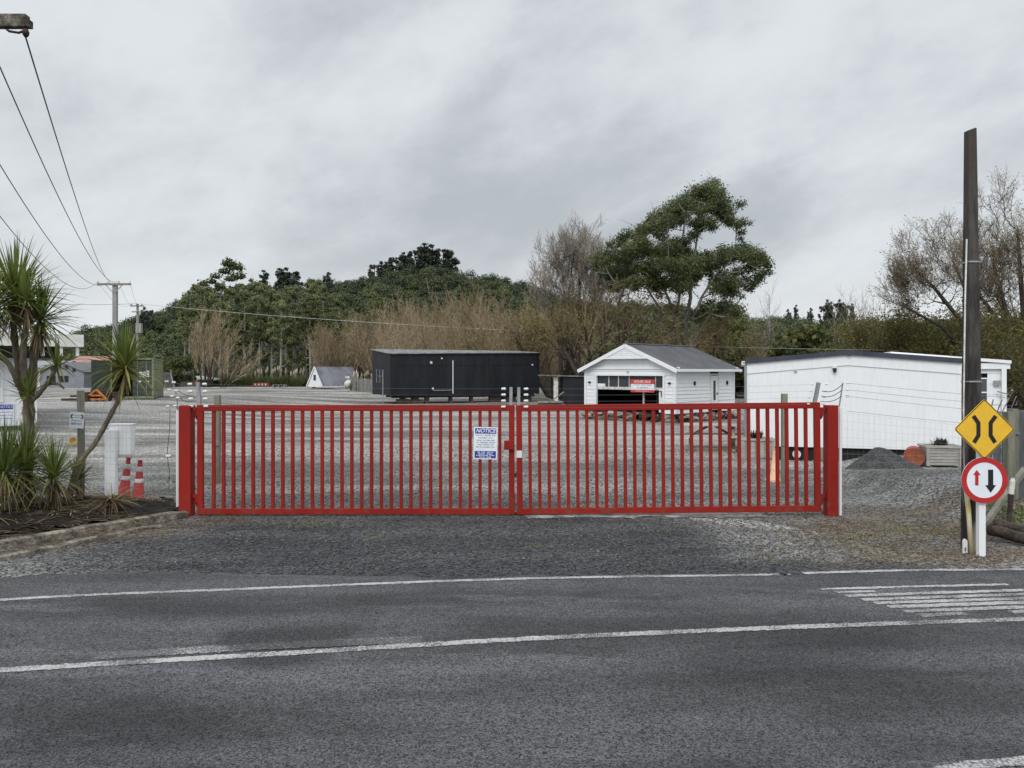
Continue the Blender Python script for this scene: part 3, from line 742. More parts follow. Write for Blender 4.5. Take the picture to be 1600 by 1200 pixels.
# grey board fence on the right edge
t = thing('board_fence', 'grey vertical board fence at the right edge behind the road signs', 'fence', (0, 0, 0))
mb = MB(); A = Vector((gx(1538, 12.6), 12.6, 0)); B = Vector((gx(1590, 12.2), 12.2, 0)); C = Vector((gx(1700, 11.2), 11.2, 0))
rr = random.Random(5)
def boards_run(a, b):
    n = int((b-a).length/.115)
    for i in range(n):
        p = a.lerp(b, (i+.5)/n); d = (b-a).normalized(); top = 1.70+rr.gauss(0, .012)
        mb.box((p.x, p.y+rr.gauss(0, .004), (top+.2)/2), (.108, .018, top-.2), math.atan2(d.y, d.x))
boards_run(A, B); boards_run(B, C); mb.build('boards', 'greyfence', t)
mb = MB(); mb.box((gx(1583, 12.1), 12.08, .95), (.10, .08, 1.62)); mb.build('post', 'timber', t)
mb = MB(); mb.box((gx(1583.5, 12.02), 12.02, hz(677, 12.02)), (.2, .012, .03)); mb.box((gx(1583, 12.02), 12.02, hz(688, 12.02)), (.035, .012, .16)); mb.build('bracket', 'galv', t)
t = thing('brace_rail', 'pale lichen-covered timber brace rail leaning behind the road sign post', 'rail', on_ground(1540, 838))
o = t.location; mb = MB(); mb.bar(at(1538, 820, 11.2)-o, at(1602, 732, 11.5)-o, .075, .075); mb.build('rail', 'timber', t, bevel=.01)
t = thing('stub_post', 'leaning black stub post with white painted top on green grass', 'post', (gx(1576, 11.3), 11.3, .25)); o = t.location
mb = MB(); mb.tube([at(1576, 822, 11.3)-o, at(1580, 772, 11.3)-o], .036, 10); mb.build('shaft', 'barkdark', t)
mb = MB(); mb.tube([at(1580, 772, 11.3)-o, at(1582, 752, 11.3)-o, at(1583, 747, 11.3)-o], [.037, .037, .02], 10); mb.build('white_top', 'whitedirty', t)
for k, (a, b, lab) in enumerate([((1545, 828, 10.75), (1680, 858, 9.9), 'charred dark log edging the grass at the lower right, lower of two'), ((1552, 820, 10.95), (1680, 842, 10.3), 'charred dark log behind the lower one at the right grass bank')]):
    t = thing('edging_log', lab, 'log', at(*a)); mb = MB(); pts = [at(*a).lerp(at(*b), i/6)-at(*a)+Vector((0, 0, .012*math.sin(i*2))) for i in range(7)]
    mb.tube(pts, [.075, .082, .078, .085, .08, .083, .08], 9); mb.build('log', 'barkdark', t, True)

# ------------------------------------------------------------------ left bits: post sign, cabinet, cones, bed
t = thing('keep_out_sign', 'small white KEEP OUT sign nailed to the timber fence post', 'sign', (gx(119.5, 13.4), 13.41, hz(656.5, 13.4))); t.rotation_euler = (0, R(4), 0)
mb = MB(); mb.box((0, 0, 0), (.25, .004, .28)); mb.build('panel', 'signwhite', t)
text_obj('KEEP OUT', .052, 'greytext', t, (0, -.004, -.065), sx=.82)
mb = MB(); word_bars(mb, 0, -.01, .2, .02, -.003, [11, 7], 4); word_bars(mb, 0, .045, .09, .018, -.003, [6], 5); word_bars(mb, 0, .08, .1, .018, -.003, [4, 3], 6); mb.build('small_print', 'greytext', t)
mb = MB()
for sx in (-1, 1):
    for a in range(8):
        th = R(70+a*30)*1; mb.box((sx*(.082)-sx*.02*math.cos(th), -.003, .062+.028*math.sin(th)), (.022, .002, .022))
mb.build('camera_symbol', 'greytext', t)
D = 13.6
M['cabwhite'] = mat('cabinet_white', (.84, .85, .86), (.78, .79, .8), 3, .45)
t = thing('meter_cabinet', 'white power cabinet mounted on a white post behind the mesh', 'cabinet', (gx(174, D), D, 0))
X = lambda px: gx(px, D)-gx(174, D); Z = lambda py: hz(py, D)
mb = MB(); mb.box((0, 0, Z(672)/2), (.19, .10, Z(672))); mb.build('post', 'cabwhite', t, bevel=.006)
mb = MB(); mb.box((X(184.5), .14, (Z(664)+Z(712))/2), (.40, .17, Z(664)-Z(712))); mb.build('box', 'cabwhite', t, bevel=.02)
mb = MB(); mb.box((X(184.5), .14, Z(663.6)), (.42, .19, .018)); mb.build('lid', 'cabwhite', t, bevel=.006)
def cone(label, px, py, D, h, body, base, lean=0, bands=True, group=None):
    t = thing('traffic_cone', label, 'traffic cone', (gx(px, D), D, 0), .2); t.rotation_euler = (0, lean, .3)
    mb = MB(); 
    hb = .16; mb.prism([(-hb, -hb*.8), (-hb*.8, -hb), (hb*.8, -hb), (hb, -hb*.8), (hb, hb*.8), (hb*.8, hb), (-hb*.8, hb), (-hb, hb*.8)], lambda u, v: (u, v, .035), lambda u, v: (u, v, 0)); fixn(mb.build('base', base, t))
    rr_ = lambda z: .115-(.115-.032)*(z/h)
    mb = MB(); mb.lathe([(.135, .035), (.13, .05), (rr_(.05), .055), (rr_(h*.97), h*.97), (.03, h*.98), (.046, h*.985), (.046, h), (.02, h)], k=20); mb.build('body', body, t, True)
    if bands:
        for a, b in ((.45, .55), (.72, .84)):
            mb = MB(); mb.lathe([(rr_(h*a)+.002, h*a), (rr_(h*a)+.004, h*a+.004), (rr_(h*b)+.004, h*b-.004), (rr_(h*b)+.002, h*b)], k=20); mb.build('band', 'whitedirty', t, True)
    return t
cone('dark red traffic cone with white bands, leaning beside the white cabinet post', 192.5, 776, 14.25, .76, 'conered', 'coneorange', R(7))
cone('faded red traffic cone with white bands, standing between the cabinet and the gate post', 215.5, 780, 13.95, .74, 'conered', 'coneorange', R(3))
cone('sun-bleached pale orange cone beside the timber post behind the right gate leaf', 1211, 752, 16.4, .70, 'conepale', 'conepale', 0, False)
for px, D, y0, lab in ((1225.5, 16.1, 615, 'square grey timber post behind the right gate leaf'), (340, 16.2, 617, 'round-topped grey timber post behind the left gate leaf')):
    t = thing('timber_post', lab, 'post', (gx(px, D), D, 0)); h = hz(y0, D)
    mb = MB(); mb.box((0, 0, h/2-.05), (.115, .11, h+.1)); mb.build('shaft', 'timber', t, bevel=.012)
    mb = MB(); mb.tube([(-.062, -.06, h*.42), (.062, -.06, h*.42)], .006, 5); mb.build('tie_wire', 'cable', t)
D = 24; t = thing('yellow_bin', 'small yellow plastic tub lying on the gravel near the KEEP OUT post', 'tub', (gx(115, D), D, gz(gx(115, D), D)))
mb = MB(); mb.lathe([(.08, 0), (.10, .02), (.12, .16), (.13, .17), (.12, .17), (.08, .03)], k=14); o_ = mb.build('tub', mat('tub_yellow', (.42, .30, .09), (.36, .27, .12), 6, .6), t, True); o_.rotation_euler = (R(70), 0, .4); o_.location = (0, 0, .14)

# garden bed: soil mound with sleeper edging
fr = [at(-160, 870, 10.2), at(0, 843, 10.85), at(100, 828, 11.4), at(200, 812, 12.1), at(287, 797, 12.65)]
def bed_h(x, y, f): return (.10+.10*math.sin(min(1, f)*math.pi*.8))*(1-.55*ss(-7.2, -5.6, x))+.05*mnoise.noise(Vector((x*2.2, y*2.2, 1)))+.04*mnoise.noise(Vector((x*6, y*6, 1)))+.03*mnoise.noise(Vector((x*17, y*17, 1)))
def bed_z(x, y):
    k = max([j for j in range(len(fr)-1) if fr[j].x <= x+1e-6] or [0]); u = (x-fr[k].x)/(fr[k+1].x-fr[k].x); yf = fr[k].y+(fr[k+1].y-fr[k].y)*u
    s = (x-fr[0].x)/(fr[-1].x-fr[0].x); yb = 13.75-.9*ss(.75, 1, s); f = min(1, max(0, (y-yf)/(yb-yf))); e = ss(1, .85, f)*(1 if s < .97 else .4)
    return max(-.02, bed_h(x, y, f)*e-.03*(1-e))
mb = MB(); n, m = 110, 60
for i in range(n+1):
    s = i/n; x = fr[0].x+(fr[-1].x-fr[0].x)*s
    k = max(j for j in range(len(fr)-1) if fr[j].x <= x+1e-6); u = (x-fr[k].x)/(fr[k+1].x-fr[k].x); yf = fr[k].y+(fr[k+1].y-fr[k].y)*u
    yb = 13.75-.9*ss(.75, 1, s)
    for j in range(m+1):
        f = j/m; y = yf+(yb-yf)*f; e = ss(1, .85, f)*(1 if s < .97 else .4)
        mb.v.append((x, y, max(-.02, bed_h(x, y, f)*e-.03*(1-e))))
for i in range(n):
    for j in range(m): a = i*(m+1)+j; mb.f.append((a, a+m+1, a+m+2, a+1))
struct(mb.build('garden_bed', 'bed', smooth=True))
def sleeper(a, b, w, h, lab, wob):
    t = thing('timber_sleeper', lab, 'sleeper', a); mb = MB(); rr = random.Random(wob); d = (b-a); nn = Vector((-d.y, d.x, 0)).normalized(); pts = []
    k = 14; rings = []
    for i in range(k+1):
        p = d*(i/k)+nn*rr.gauss(0, .008); zt = h+rr.gauss(0, .006)-(.03 if i in (0, k) else 0); zb = -.03
        mb.v += [tuple(p-nn*w/2+Vector((0, 0, zb))), tuple(p+nn*w/2+Vector((0, 0, zb))), tuple(p+nn*w*.46+Vector((0, 0, zt))), tuple(p+nn*0+Vector((0, 0, zt+.008))), tuple(p-nn*w*.46+Vector((0, 0, zt-.01)))]
    for i in range(k):
        for q in range(5): x_ = i*5+q; y_ = i*5+(q+1) % 5; mb.f.append((x_, x_+5, y_+5, y_))
    mb.f += [(0, 1, 2, 3, 4), tuple(k*5+q for q in (4, 3, 2, 1, 0))]
    fixn(mb.build('sleeper', 'timberh', t, bevel=.008)); return t
P_ = lambda px, py: on_ground(px, py)
sleeper(P_(-120, 880), P_(290, 808), .15, .12, 'long weathered timber sleeper edging the dark garden bed', 1)
sleeper(P_(-120, 900), P_(250, 823), .10, .055, 'low split timber lying on the gravel in front of the bed sleeper', 2)
# ------------------------------------------------------------------ buildings
def weatherboards(mb, o, u, nrm, L, z0, z1, pitch, holes=(), proud=.016):
    o, u, nrm = Vector(o), Vector(u), Vector(nrm); n = max(1, round((z1-z0)/pitch)); ph = (z1-z0)/n
    for i in range(n):
        a, b = z0+i*ph, z0+(i+1)*ph; spans = [(0, L)]
        for (s0, s1, h0, h1) in holes:
            if a < h1-1e-4 and b > h0+1e-4:
                new = []
                for (p, q) in spans:
                    if s0 > p: new.append((p, min(q, s0)))
                    if s1 < q: new.append((max(p, s1), q))
                spans = [x for x in new if x[1]-x[0] > .01]
        for (p, q) in spans:
            P = lambda s, z, d: o+u*s+nrm*d+Vector((0, 0, z))
            mb.quad(P(p, a, proud), P(q, a, proud), P(q, b, .004), P(p, b, .004))
            mb.quad(P(p, a, 0), P(q, a, 0), P(q, a, proud), P(p, a, proud))
X, Y, Z = Vector((1, 0, 0)), Vector((0, 1, 0)), Vector((0, 0, 1))

# --- white garage with a grey gable roof
def garage():
    t = thing('garage', 'white weatherboard garage with grey gable roof, raised on blocks, big door half open', 'garage', (3.77, 39.03, 0), R(-45))
    W, L, z0, z1, zr = 5.28, 5.26, .385, 2.52, 3.62
    op = (.667, 4.69, z0, 2.137); dr = (3.03, 3.81, z0+.05, 2.17)
    mb = MB(); weatherboards(mb, (0, 0, 0), X, -Y, W, z0, z1, .18, [op], .027); weatherboards(mb, (W, 0, 0), Y, X, L, z0, z1, .18, [dr], .027)
    weatherboards(mb, (W, L, 0), -X, Y, W, z0, z1, .15); weatherboards(mb, (0, L, 0), -Y, -X, L, z0, z1, .15)
    mb.build('wall', 'whiteb', t)
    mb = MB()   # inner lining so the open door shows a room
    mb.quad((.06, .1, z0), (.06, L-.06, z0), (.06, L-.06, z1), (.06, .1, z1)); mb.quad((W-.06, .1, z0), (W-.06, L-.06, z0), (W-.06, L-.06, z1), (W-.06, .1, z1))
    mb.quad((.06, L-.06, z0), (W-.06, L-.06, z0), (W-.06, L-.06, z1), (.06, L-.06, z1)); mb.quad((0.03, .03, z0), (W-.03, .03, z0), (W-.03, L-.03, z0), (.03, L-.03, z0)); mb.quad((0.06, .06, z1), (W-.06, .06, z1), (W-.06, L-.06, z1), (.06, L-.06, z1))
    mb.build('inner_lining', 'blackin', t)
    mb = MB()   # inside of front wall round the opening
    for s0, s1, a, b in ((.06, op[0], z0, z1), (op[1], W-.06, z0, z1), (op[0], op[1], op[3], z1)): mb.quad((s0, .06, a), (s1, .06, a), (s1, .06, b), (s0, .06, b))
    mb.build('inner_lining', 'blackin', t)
    mb = MB(); w = .09
    for s in (op[0], op[1]): mb.box((s, -.02, (op[2]+op[3])/2), (w, .12, op[3]-op[2]))
    mb.box(((op[0]+op[1])/2, -.022, op[3]+w/2), (op[1]-op[0]+w*2, .125, w)); mb.build('door_frame', 'white', t)
    for sx, sy in ((0, 0), (W, 0), (W, L), (0, L)):
        mb = MB(); mb.box((sx+(.01 if sx else -.01), sy+(.01 if sy else -.01), (z0+z1)/2), (.12, .12, z1-z0)); mb.build('corner_board', 'white', t)
    # roof: two slopes with overhang
    ov, hv = .30, .28; e = z1+.05; sl = (zr-z1)/(W/2)
    mb = MB(); hw = W/2+ov
    for sg in (-1, 1):
        a = Vector((W/2, -hv, zr+.06)); b = Vector((W/2, L+hv, zr+.06)); c = Vector((W/2+sg*hw, L+hv, zr+.06-sl*hw)); d = Vector((W/2+sg*hw, -hv, zr+.06-sl*hw))
        dn = Vector((0, 0, -.05)); q = [a, b, c, d] if sg > 0 else [d, c, b, a]
        mb.hexa([p+dn for p in q], q)
    rf = fixn(mb.build('roof', 'greyroof', t))
    mb = MB()
    for sg in (-1, 1):
        nrm = Vector((sg*sl, 0, 1)).normalized()
        for k in range(26):
            y = -hv+(L+2*hv)*(k+.5)/26; mb.bar(Vector((W/2+sg*.05, y, zr+.075-sl*.05)), Vector((W/2+sg*(hw-.02), y, zr+.075-sl*hw)), .025, .022)
    mb.build('roof_ribs', 'greyroof', rf)
    mb = MB(); mb.bar((W/2, -hv-.02, zr+.08), (W/2, L+hv+.02, zr+.08), .22, .03); mb.build('ridge_cap', 'galv', rf)
    for yy in (-hv-.02, L+hv+.02):
        for sg in (-1, 1):
            mb = MB(); mb.bar((W/2, yy, zr-.04), (W/2+sg*hw, yy, zr-.04-sl*hw), .035, .175); mb.build('barge_board', 'white', t)
    for sg in (-1, 1):
        mb = MB(); x = W/2+sg*(hw+.03); zz_ = zr+.0-sl*hw; mb.box((x, L/2, zz_), (.10, L+2*hv-.04, .12)); mb.build('gutter', 'white', t)
        mb = MB(); x0 = W/2+sg*hw; x1 = W/2+sg*W/2; mb.box(((x0+x1)/2, L/2, zz_-.04), (abs(x0-x1), L+2*hv-.1, .02)); mb.build('soffit', 'white', t)
    # gable ends: flat sheet, collar board, small louvre triangle
    for yy, nn in ((-.005, -1), (L+.005, 1)):
        mb = MB(); mb.poly([(0, yy, z1), (W, yy, z1), (W/2, yy, zr)]); mb.build('gable_sheet', 'white', t)
        mb = MB(); mb.box((W/2, yy+nn*.03, z1-.02), (W+.5, .07, .10)); mb.build('gable_board', 'white', t)
    yy = -hv-.005; h = zr-.12; k = .62/sl*1.0
    mb = MB(); dz = .50; hw2 = dz/sl; mb.prism([(-hw2, h-dz), (hw2, h-dz), (0, h)], lambda u, v: (W/2+u, yy, v), lambda u, v: (W/2+u, yy+.03, v)); fixn(mb.build('gable_louvre', 'white', t))
    mb = MB()
    for i in range(5): zz_ = h-dz+.05+i*.085; ww = (h-zz_)/sl*2-.12; mb.box((W/2, yy-.006, zz_), (ww, .012, .012))
    mb.box((W/2, yy-.02, h-dz-.02), (hw2*2+.06, .05, .06)); mb.build('louvre_slats', 'white', t)
    # half raised sectional door: glazed strip, rail, open below
    mb = MB(); ds = op[0]; L_ = op[1]-op[0]
    mb.box((ds+L_/2, .05, 1.52), (L_-.1, .05, .13)); mb.build('door_rail', 'whitedirty', t)
    mb = MB(); mb.box((ds+L_/2, .09, 1.86), (L_-.1, .02, .55)); mb.build('door_glazing', 'glass', t)
    for px_s in (.667+.74, .667+1.33, .667+1.98, .667+3.5):
        mb = MB(); mb.box((px_s, .06, 1.86), (.04, .04, .55)); mb.build('mullion', 'whitedirty', t)
    mb = MB(); mb.box((ds+.3, .03, 1.66), (.45, .05, .16)); mb.build('white_board', 'white', t)
    mb = MB()
    for k in range(12):
        s = op[0]+.15+k*.28; mb.box((s, L-.12, 1.0), (.16, .03, 1.2))
    mb.build('inner_cladding', 'shedgrey', t)
    for s, w_ in ((op[0]+2.62, .09), (op[1]-.42, .05)):
        mb = MB(); mb.box((s, .35, .95), (w_, .06, 1.1)); mb.build('inner_post', 'whitedirty', t)
    mb = MB(); mb.box((op[1]-.16, .04, .98), (.3, .05, 1.1)); mb.build('side_panel', 'white', t)
    mb = MB(); mb.bar((op[1]-.40, -.02, 1.5), (op[1]-.40, -.02, .5), .025); mb.bar((op[1]-.40, -.02, 1.43), (op[1]-.16, -.02, 1.43), .025); mb.bar((op[1]-.16, -.02, 1.43), (op[1]-.16, -.02, 1.15), .03); mb.build('door_track', 'signblack', t)
    # side door with a narrow glass light
    d = thing('x', 'x', 'x'); bpy.data.objects.remove(d)
    mb = MB(); mb.box((W-.005, (dr[0]+dr[1])/2, (dr[2]+dr[3])/2), (.04, dr[1]-dr[0]-.12, dr[3]-dr[2]-.06)); dd = mb.build('door', 'white', t)
    mb = MB(); mb.box((W+.019, dr[0]+.40, 1.42), (.012, .2, .95)); mb.build('glass', 'glass', dd)
    mb = MB(); mb.box((W+.03, dr[1]-.16, 1.25), (.04, .03, .12)); mb.build('handle', 'signblack', dd)
    mb = MB()
    for s in (dr[0]+.03, dr[1]-.03): mb.box((W+.012, s, (dr[2]+dr[3])/2), (.05, .07, dr[3]-dr[2]))
    mb.box((W+.02, (dr[0]+dr[1])/2, dr[3]+.035), (.07, dr[1]-dr[0]+.02, .07)); mb.build('door_surround', 'cream', t)
    for x, y in ((W+.05, 1.58), (W+.05, 4.6)):
        mb = MB(); mb.lathe([(.05, -.09), (.055, -.08), (.055, .08), (.03, .1)], (x, y, 1.78), 10); mb.box((x-.03, y, 1.78), (.06, .05, .1)); mb.build('wall_light', 'signblack', t)
    for s in (.26, 5.0):
        mb = MB(); mb.lathe([(.03, -.05), (.07, -.03), (.07, .03), (.03, .05)], (s, -.06, 1.80), 10); mb.build('wall_light', 'signblack', t)
    mb = MB(); mb.lathe([(.02, -.06), (.06, -.04), (.06, .03)], (W/2, -.08, z1-.16), 10); mb.build('wall_light', 'whitedirty', t)
    rr = random.Random(9)
    for i in range(7):
        for y, x in ((.15, .3+i*.78), (.3+i*.75, W-.15)):
            mb = MB(); hgt = z0-.02
            for j in range(3): mb.box((x+rr.gauss(0, .02), y+rr.gauss(0, .02), hgt*(j+.5)/3), (.36+rr.random()*.1, .2, hgt/3-.012), rr.gauss(0, .25))
            mb.build('support_block', ('timberh', 'barkdark', 'barkdark', 'timber')[rr.randrange(4)], t)
    mb = MB()
    for x in (.25, 1.8, 3.4, W-.25): mb.box((x, L/2, z0-.06), (.12, L-.1, .1))
    mb.build('bearer', 'timberh', t)
    # banner
    o = Vector((3.77, 39.03, 0)); u = Vector((.7071, -.7071, 0)); nn = Vector((-.7071, -.7071, 0))
    c = o+u*3.50+nn*.06+Vector((0, 0, 1.655))
    b = thing('banner', 'red and white sale banner hanging in the half-open garage door', 'banner', c, R(-45))
    mb = MB(); mb.box((0, 0, 0), (1.36, .006, .60)); mb.build('sheet', 'signwhite', b)
    mb = MB(); mb.box((0, -.006, .20), (1.362, .006, .21)); mb.build('header', 'bannerred', b)
    mb = MB(); mb.box((0, -.006, -.245), (1.362, .006, .12)); mb.build('footer', 'bannerred', b)
    text_obj('HOUSE SALE', .17, 'salmon', b, (0, -.012, .20), bold=.003)
    mb = MB(); word_bars(mb, 0, .045, 1.02, .055, -.005, [7, 5, 5], 31); word_bars(mb, 0, -.08, .66, .055, -.005, [2, 7], 32); mb.build('small_print', 'greytext', b)
    mb = MB(); word_bars(mb, 0, -.245, .8, .045, -.011, [16], 33); mb.build('small_print', 'salmon', b)
garage()

# --- long white building on the right
def white_building():
    A = Vector((6.91, 22.6, 0)); ang = math.atan2(-1.6, 5.375); W = 5.61; L = 9.5; z0, z1 = .17, 2.62
    t = thing('portable_building', 'long white building with low navy-edged gable and blank end wall', 'building', A, ang)
    sx = lambda px: (22.6*(px-800)/F-6.91)/(.9585+.2853*(px-800)/F)
    ax = sx(1325); zt = 2.865
    mb = MB(); weatherboards(mb, (0, 0, 0), X, -Y, W, z0, 2.23, .34, proud=.002); weatherboards(mb, (0, L, 0), -Y, -X, L, z0, z1, .3); weatherboards(mb, (W, 0, 0), Y, X, L, z0, z1, .3)
    mb.poly([(0, -.004, 2.23), (W, -.004, 2.23), (W, -.004, z1), (ax, -.004, zt), (0, -.004, z1)]); mb.quad((W, L, z0), (0, L, z0), (0, L, z1), (W, L, z1)); mb.build('wall', 'white', t)
    # gable panel standing slightly proud, following the roof pitch
    mb = MB(); dz = .34
    for a, b in (((0, z1), (ax, zt)), ((ax, zt), (W, z1))):
        mb.hexa([(a[0], -.03, a[1]-dz), (b[0], -.03, b[1]-dz), (b[0], -.012, b[1]-dz), (a[0], -.012, a[1]-dz)], [(a[0], -.03, a[1]), (b[0], -.03, b[1]), (b[0], -.012, b[1]), (a[0], -.012, a[1])])
    mb.build('gable_panel', 'white', t)
    for a, b in (((-.05, z1), (ax, zt)), ((ax, zt), (W+.03, z1))):
        mb = MB(); mb.bar((a[0], -.07, a[1]+.02), (b[0], -.07, b[1]+.02), .05, .13); mb.build('barge_board', 'navy', t)
    mb = MB(); mb.box((ax+.02, -.10, zt-.03), (.1, .03, .09)); mb.build('apex_cap', 'navy', t)
    mb = MB()
    for a, b in (((-.12, z1-.0), (ax, zt+.03)), ((ax, zt+.03), (W+.12, z1-.0))):
        mb.hexa([(a[0], -.04, a[1]), (b[0], -.04, b[1]), (b[0], L+.1, b[1]), (a[0], L+.1, a[1])], [(a[0], -.04, a[1]+.03), (b[0], -.04, b[1]+.03), (b[0], L+.1, b[1]+.03), (a[0], L+.1, a[1]+.03)])
    fixn(mb.build('roof', 'white', t))
    mb = MB(); mb.box((-.09, L/2, z1-.02), (.11, L, .1)); mb.build('gutter', 'white', t)
    mb = MB(); mb.tube([(-.04, -.03, z1-.1), (-.04, -.03, z0)], .035, 8); mb.build('downpipe', 'galv', t)
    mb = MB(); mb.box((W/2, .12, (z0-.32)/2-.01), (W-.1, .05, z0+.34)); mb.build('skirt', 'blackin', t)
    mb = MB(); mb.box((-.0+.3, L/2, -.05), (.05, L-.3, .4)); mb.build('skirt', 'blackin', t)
    s = sx(1245); mb = MB(); mb.lathe([(.115, -.03), (.12, -.02), (.12, .0), (.115, .01)], k=20, M4=Matrix.Translation((s, .05, -.05)) @ Matrix.Rotation(R(90), 4, 'X')); mb.build('pipe_end', 'cream', t)
    for px in (1283, 1200): mb = MB(); mb.box((sx(px), .06, -.02), (.12, .1, .36)); mb.build('pile', 'timber', t)
    mb = MB(); mb.box((sx(1304), -.05, 2.42), (.09, .04, .05)); mb.lathe([(.03, -.06), (.045, -.05), (.045, .02), (.02, .04)], (sx(1304), -.07, 2.38), 10); mb.build('wall_light', 'signblack', t)
    mb = MB(); mb.box((sx(1304), -.04, 2.47), (.13, .05, .07)); mb.build('sensor', 'poly', t)
    mb = MB(); mb.box((sx(1243), -.035, 2.35), (.08, .03, .03)); mb.build('sensor', 'galv', t)
    # annex at right with window
    o = Vector((W, 1.3, 0)); w2 = 1.42
    mb = MB(); wn = (.62, .98, .95, 2.15); weatherboards(mb, o, X, -Y, w2, z0, 2.6, .3, [wn]); weatherboards(mb, o+X*w2, Y, X, L-1.5, z0, 2.6, .3); mb.build('annex_wall', 'white', t)
    mb = MB(); mb.box((W+w2/2, 1.22, 2.50), (w2+.2, .05, .16)); mb.build('annex_fascia', 'white', t)
    mb = MB(); q = [(ax+1.3, 1.15, 2.93), (W+w2+.12, 1.15, 2.66), (W+w2+.12, L, 2.66), (ax+1.3, L, 2.93)]; mb.hexa([(p[0], p[1], p[2]-.09) for p in q], q); mb.build('annex_roof', 'white', t)
    mb = MB(); mb.box((o.x+.8, 1.33, 1.55), (.34, .02, 1.18)); wd = mb.build('window', 'glass', t)
    mb = MB()
    for x in (.62, .80, .98): mb.box((o.x+x, 1.30, 1.55), (.035, .05, 1.24))
    for z in (.95, 1.35, 1.75, 2.15): mb.box((o.x+.8, 1.302, z), (.40, .045, .035))
    mb.build('window_frame', 'white', wd)
    mb = MB(); mb.box((o.x+w2-.05, 1.24, 1.4), (.12, .1, 2.3)); mb.build('corner_post', 'white', t)
    mb = MB(); mb.box((o.x+1.2, 1.24, 2.02), (.16, .06, .14)); mb.build('meter_box', 'galv', t); mb = MB(); mb.bar((o.x+1.2, 1.2, 1.78), (o.x+1.38, 1.05, 1.72), .03); mb.build('bracket', 'galv', t)
white_building()

# --- long black relocatable house body
def black_box():
    FL = Vector((-8.72, 55, 0)); FR = Vector((2.1, 59, 0)); u = (FR-FL); Lx = u.length; u.normalize(); dv = Vector((-1.9, 3.4, 0))
    t = thing('relocatable_house', 'long black flat-sided house body on blocks with white door strip', 'house', FL)
    c = [Vector((0, 0, 0)), FR-FL, FR-FL+dv, dv]
    zb = lambda i: .62 if i in (0, 3) else .62
    zt = [3.62, 3.78, 3.98, 3.98]
    mb = MB(); lo = [p+Z*.62 for p in c]; hi = [c[i]+Z*zt[i] for i in range(4)]; mb.hexa(lo, hi); fixn(mb.build('wall', 'black', t))
    nrm = Vector((u.y, -u.x, 0))
    P = lambda s, z, d=.02: u*s+nrm*d+Z*z
    pxs = lambda px: (55*(px-800)/F+8.72)/(u.x-u.y*(px-800)/F)
    zz = lambda px, py: hz(py, 55+u.y*pxs(px))
    # roof sheet, lichen grey
    e = .12; r = [P(-.15, zt[0]+.02, .15), P(Lx+.12, zt[1]+.02, .15), c[2]+Z*(zt[2]+.04)+u*.1, c[3]+Z*(zt[3]+.06)-u*.15]
    mb = MB(); mb.hexa([p-Z*.05 for p in r], r); fixn(mb.build('roof', 'lichen', t))
    mb = MB(); mb.bar(P(-.1, zt[0]-.06, .05), P(Lx+.05, zt[1]-.06, .05), .05, .10); mb.build('fascia', 'black', t)
    mb = MB(); mb.bar(P(0.05, zt[0]-.0, .10), P(.5, zt[0]+.0, .10), .03, .06); mb.build('white_flashing', 'white', t)
    mb = MB(); s = pxs(707.5); mb.bar(P(s, zz(707, 563), .05), P(s, zz(707, 615), .05), .05, .13); mb.build('door_strip', 'white', t)
    mb = MB(); mb.bar(P(pxs(677), zz(677, 610), .04), P(s, zz(700, 609.5), .04), .03, .05); mb.build('step_rail', 'galv', t)
    for px, py, w in ((673.5, 566.5, .16), (676, 607, .13), (690, 560, .10), (831.5, 570, .11)):
        mb = MB(); p = P(pxs(px), zz(px, py), .05); mb.box(p, (w, .06, w*1.1), math.atan2(u.y, u.x)); mb.build('wall_fitting', 'whitedirty', t)
    for a, b in ((612, 668), (672, 705), (711, 756), (765, 838)):
        pass
    mb = MB()
    for px in (668, 757, 764): mb.bar(P(pxs(px), .7, .012), P(pxs(px), zt[0]-.15, .012), .02, .035)
    mb.bar(P(.1, 1.05, .012), P(Lx-.1, 1.07, .012), .02, .04); mb.bar(P(.1, 2.75, .012), P(Lx-.1, 2.85, .012), .02, .03); mb.build('cladding_batten', 'black', t)
    mb = MB(); a = pxs(757.5); b = pxs(764); p0 = P(a, .75, .008); p1 = P(b, .75, .008); p2 = P(b, 2.9, .008); p3 = P(a, 2.9, .008); mb.quad(p0, p1, p2, p3); mb.build('door', 'blackin', t)
    # end wall with a lean-to window frame
    en = (c[3]-c[0]).normalized(); on = Vector((-en.y, en.x, 0)); Q = lambda s, z, d=.03: en*s+on*d+Z*z
    for s in (1.4, 2.1, 2.8): mb = MB(); mb.bar(Q(s, 1.5), Q(s, 2.5), .035); mb.build('window_bar', 'galv', t)
    mb = MB(); mb.bar(Q(1.4, 2.0, .035), Q(2.8, 2.0, .035), .035); mb.build('window_bar', 'galv', t)
    mb = MB(); mb.tube([u*-.0+nrm*.1-u*.55+Z*.1, -u*.55+nrm*.1+Z*2.45], .035, 6); mb.build('vent_pipe', 'galv', t)
    for s, w, h in ((1.0, .9, .34), (1.9, 1.2, .3), (4.6, .22, .62), (6.2, .2, .62), (8.1, .9, .5), (9.2, 1.0, .45), (10.6, .8, .4), (2.8, .3, .6)):
        mb = MB(); p = P(s, 0, -.5); mb.box(p+Z*h/2, (w, .5, h), .3); mb.box(p+Z*(h+(.62-h)/2), (w*.5, .3, .62-h+.01), .1); mb.build('support_block', 'barkdark', t)
    for off in (-.5, -2.6):
        mb = MB(); mb.bar(P(.2, .52, off), P(Lx-.2, .52, off), .14, .2); mb.build('bearer', 'barkdark', t)
black_box()

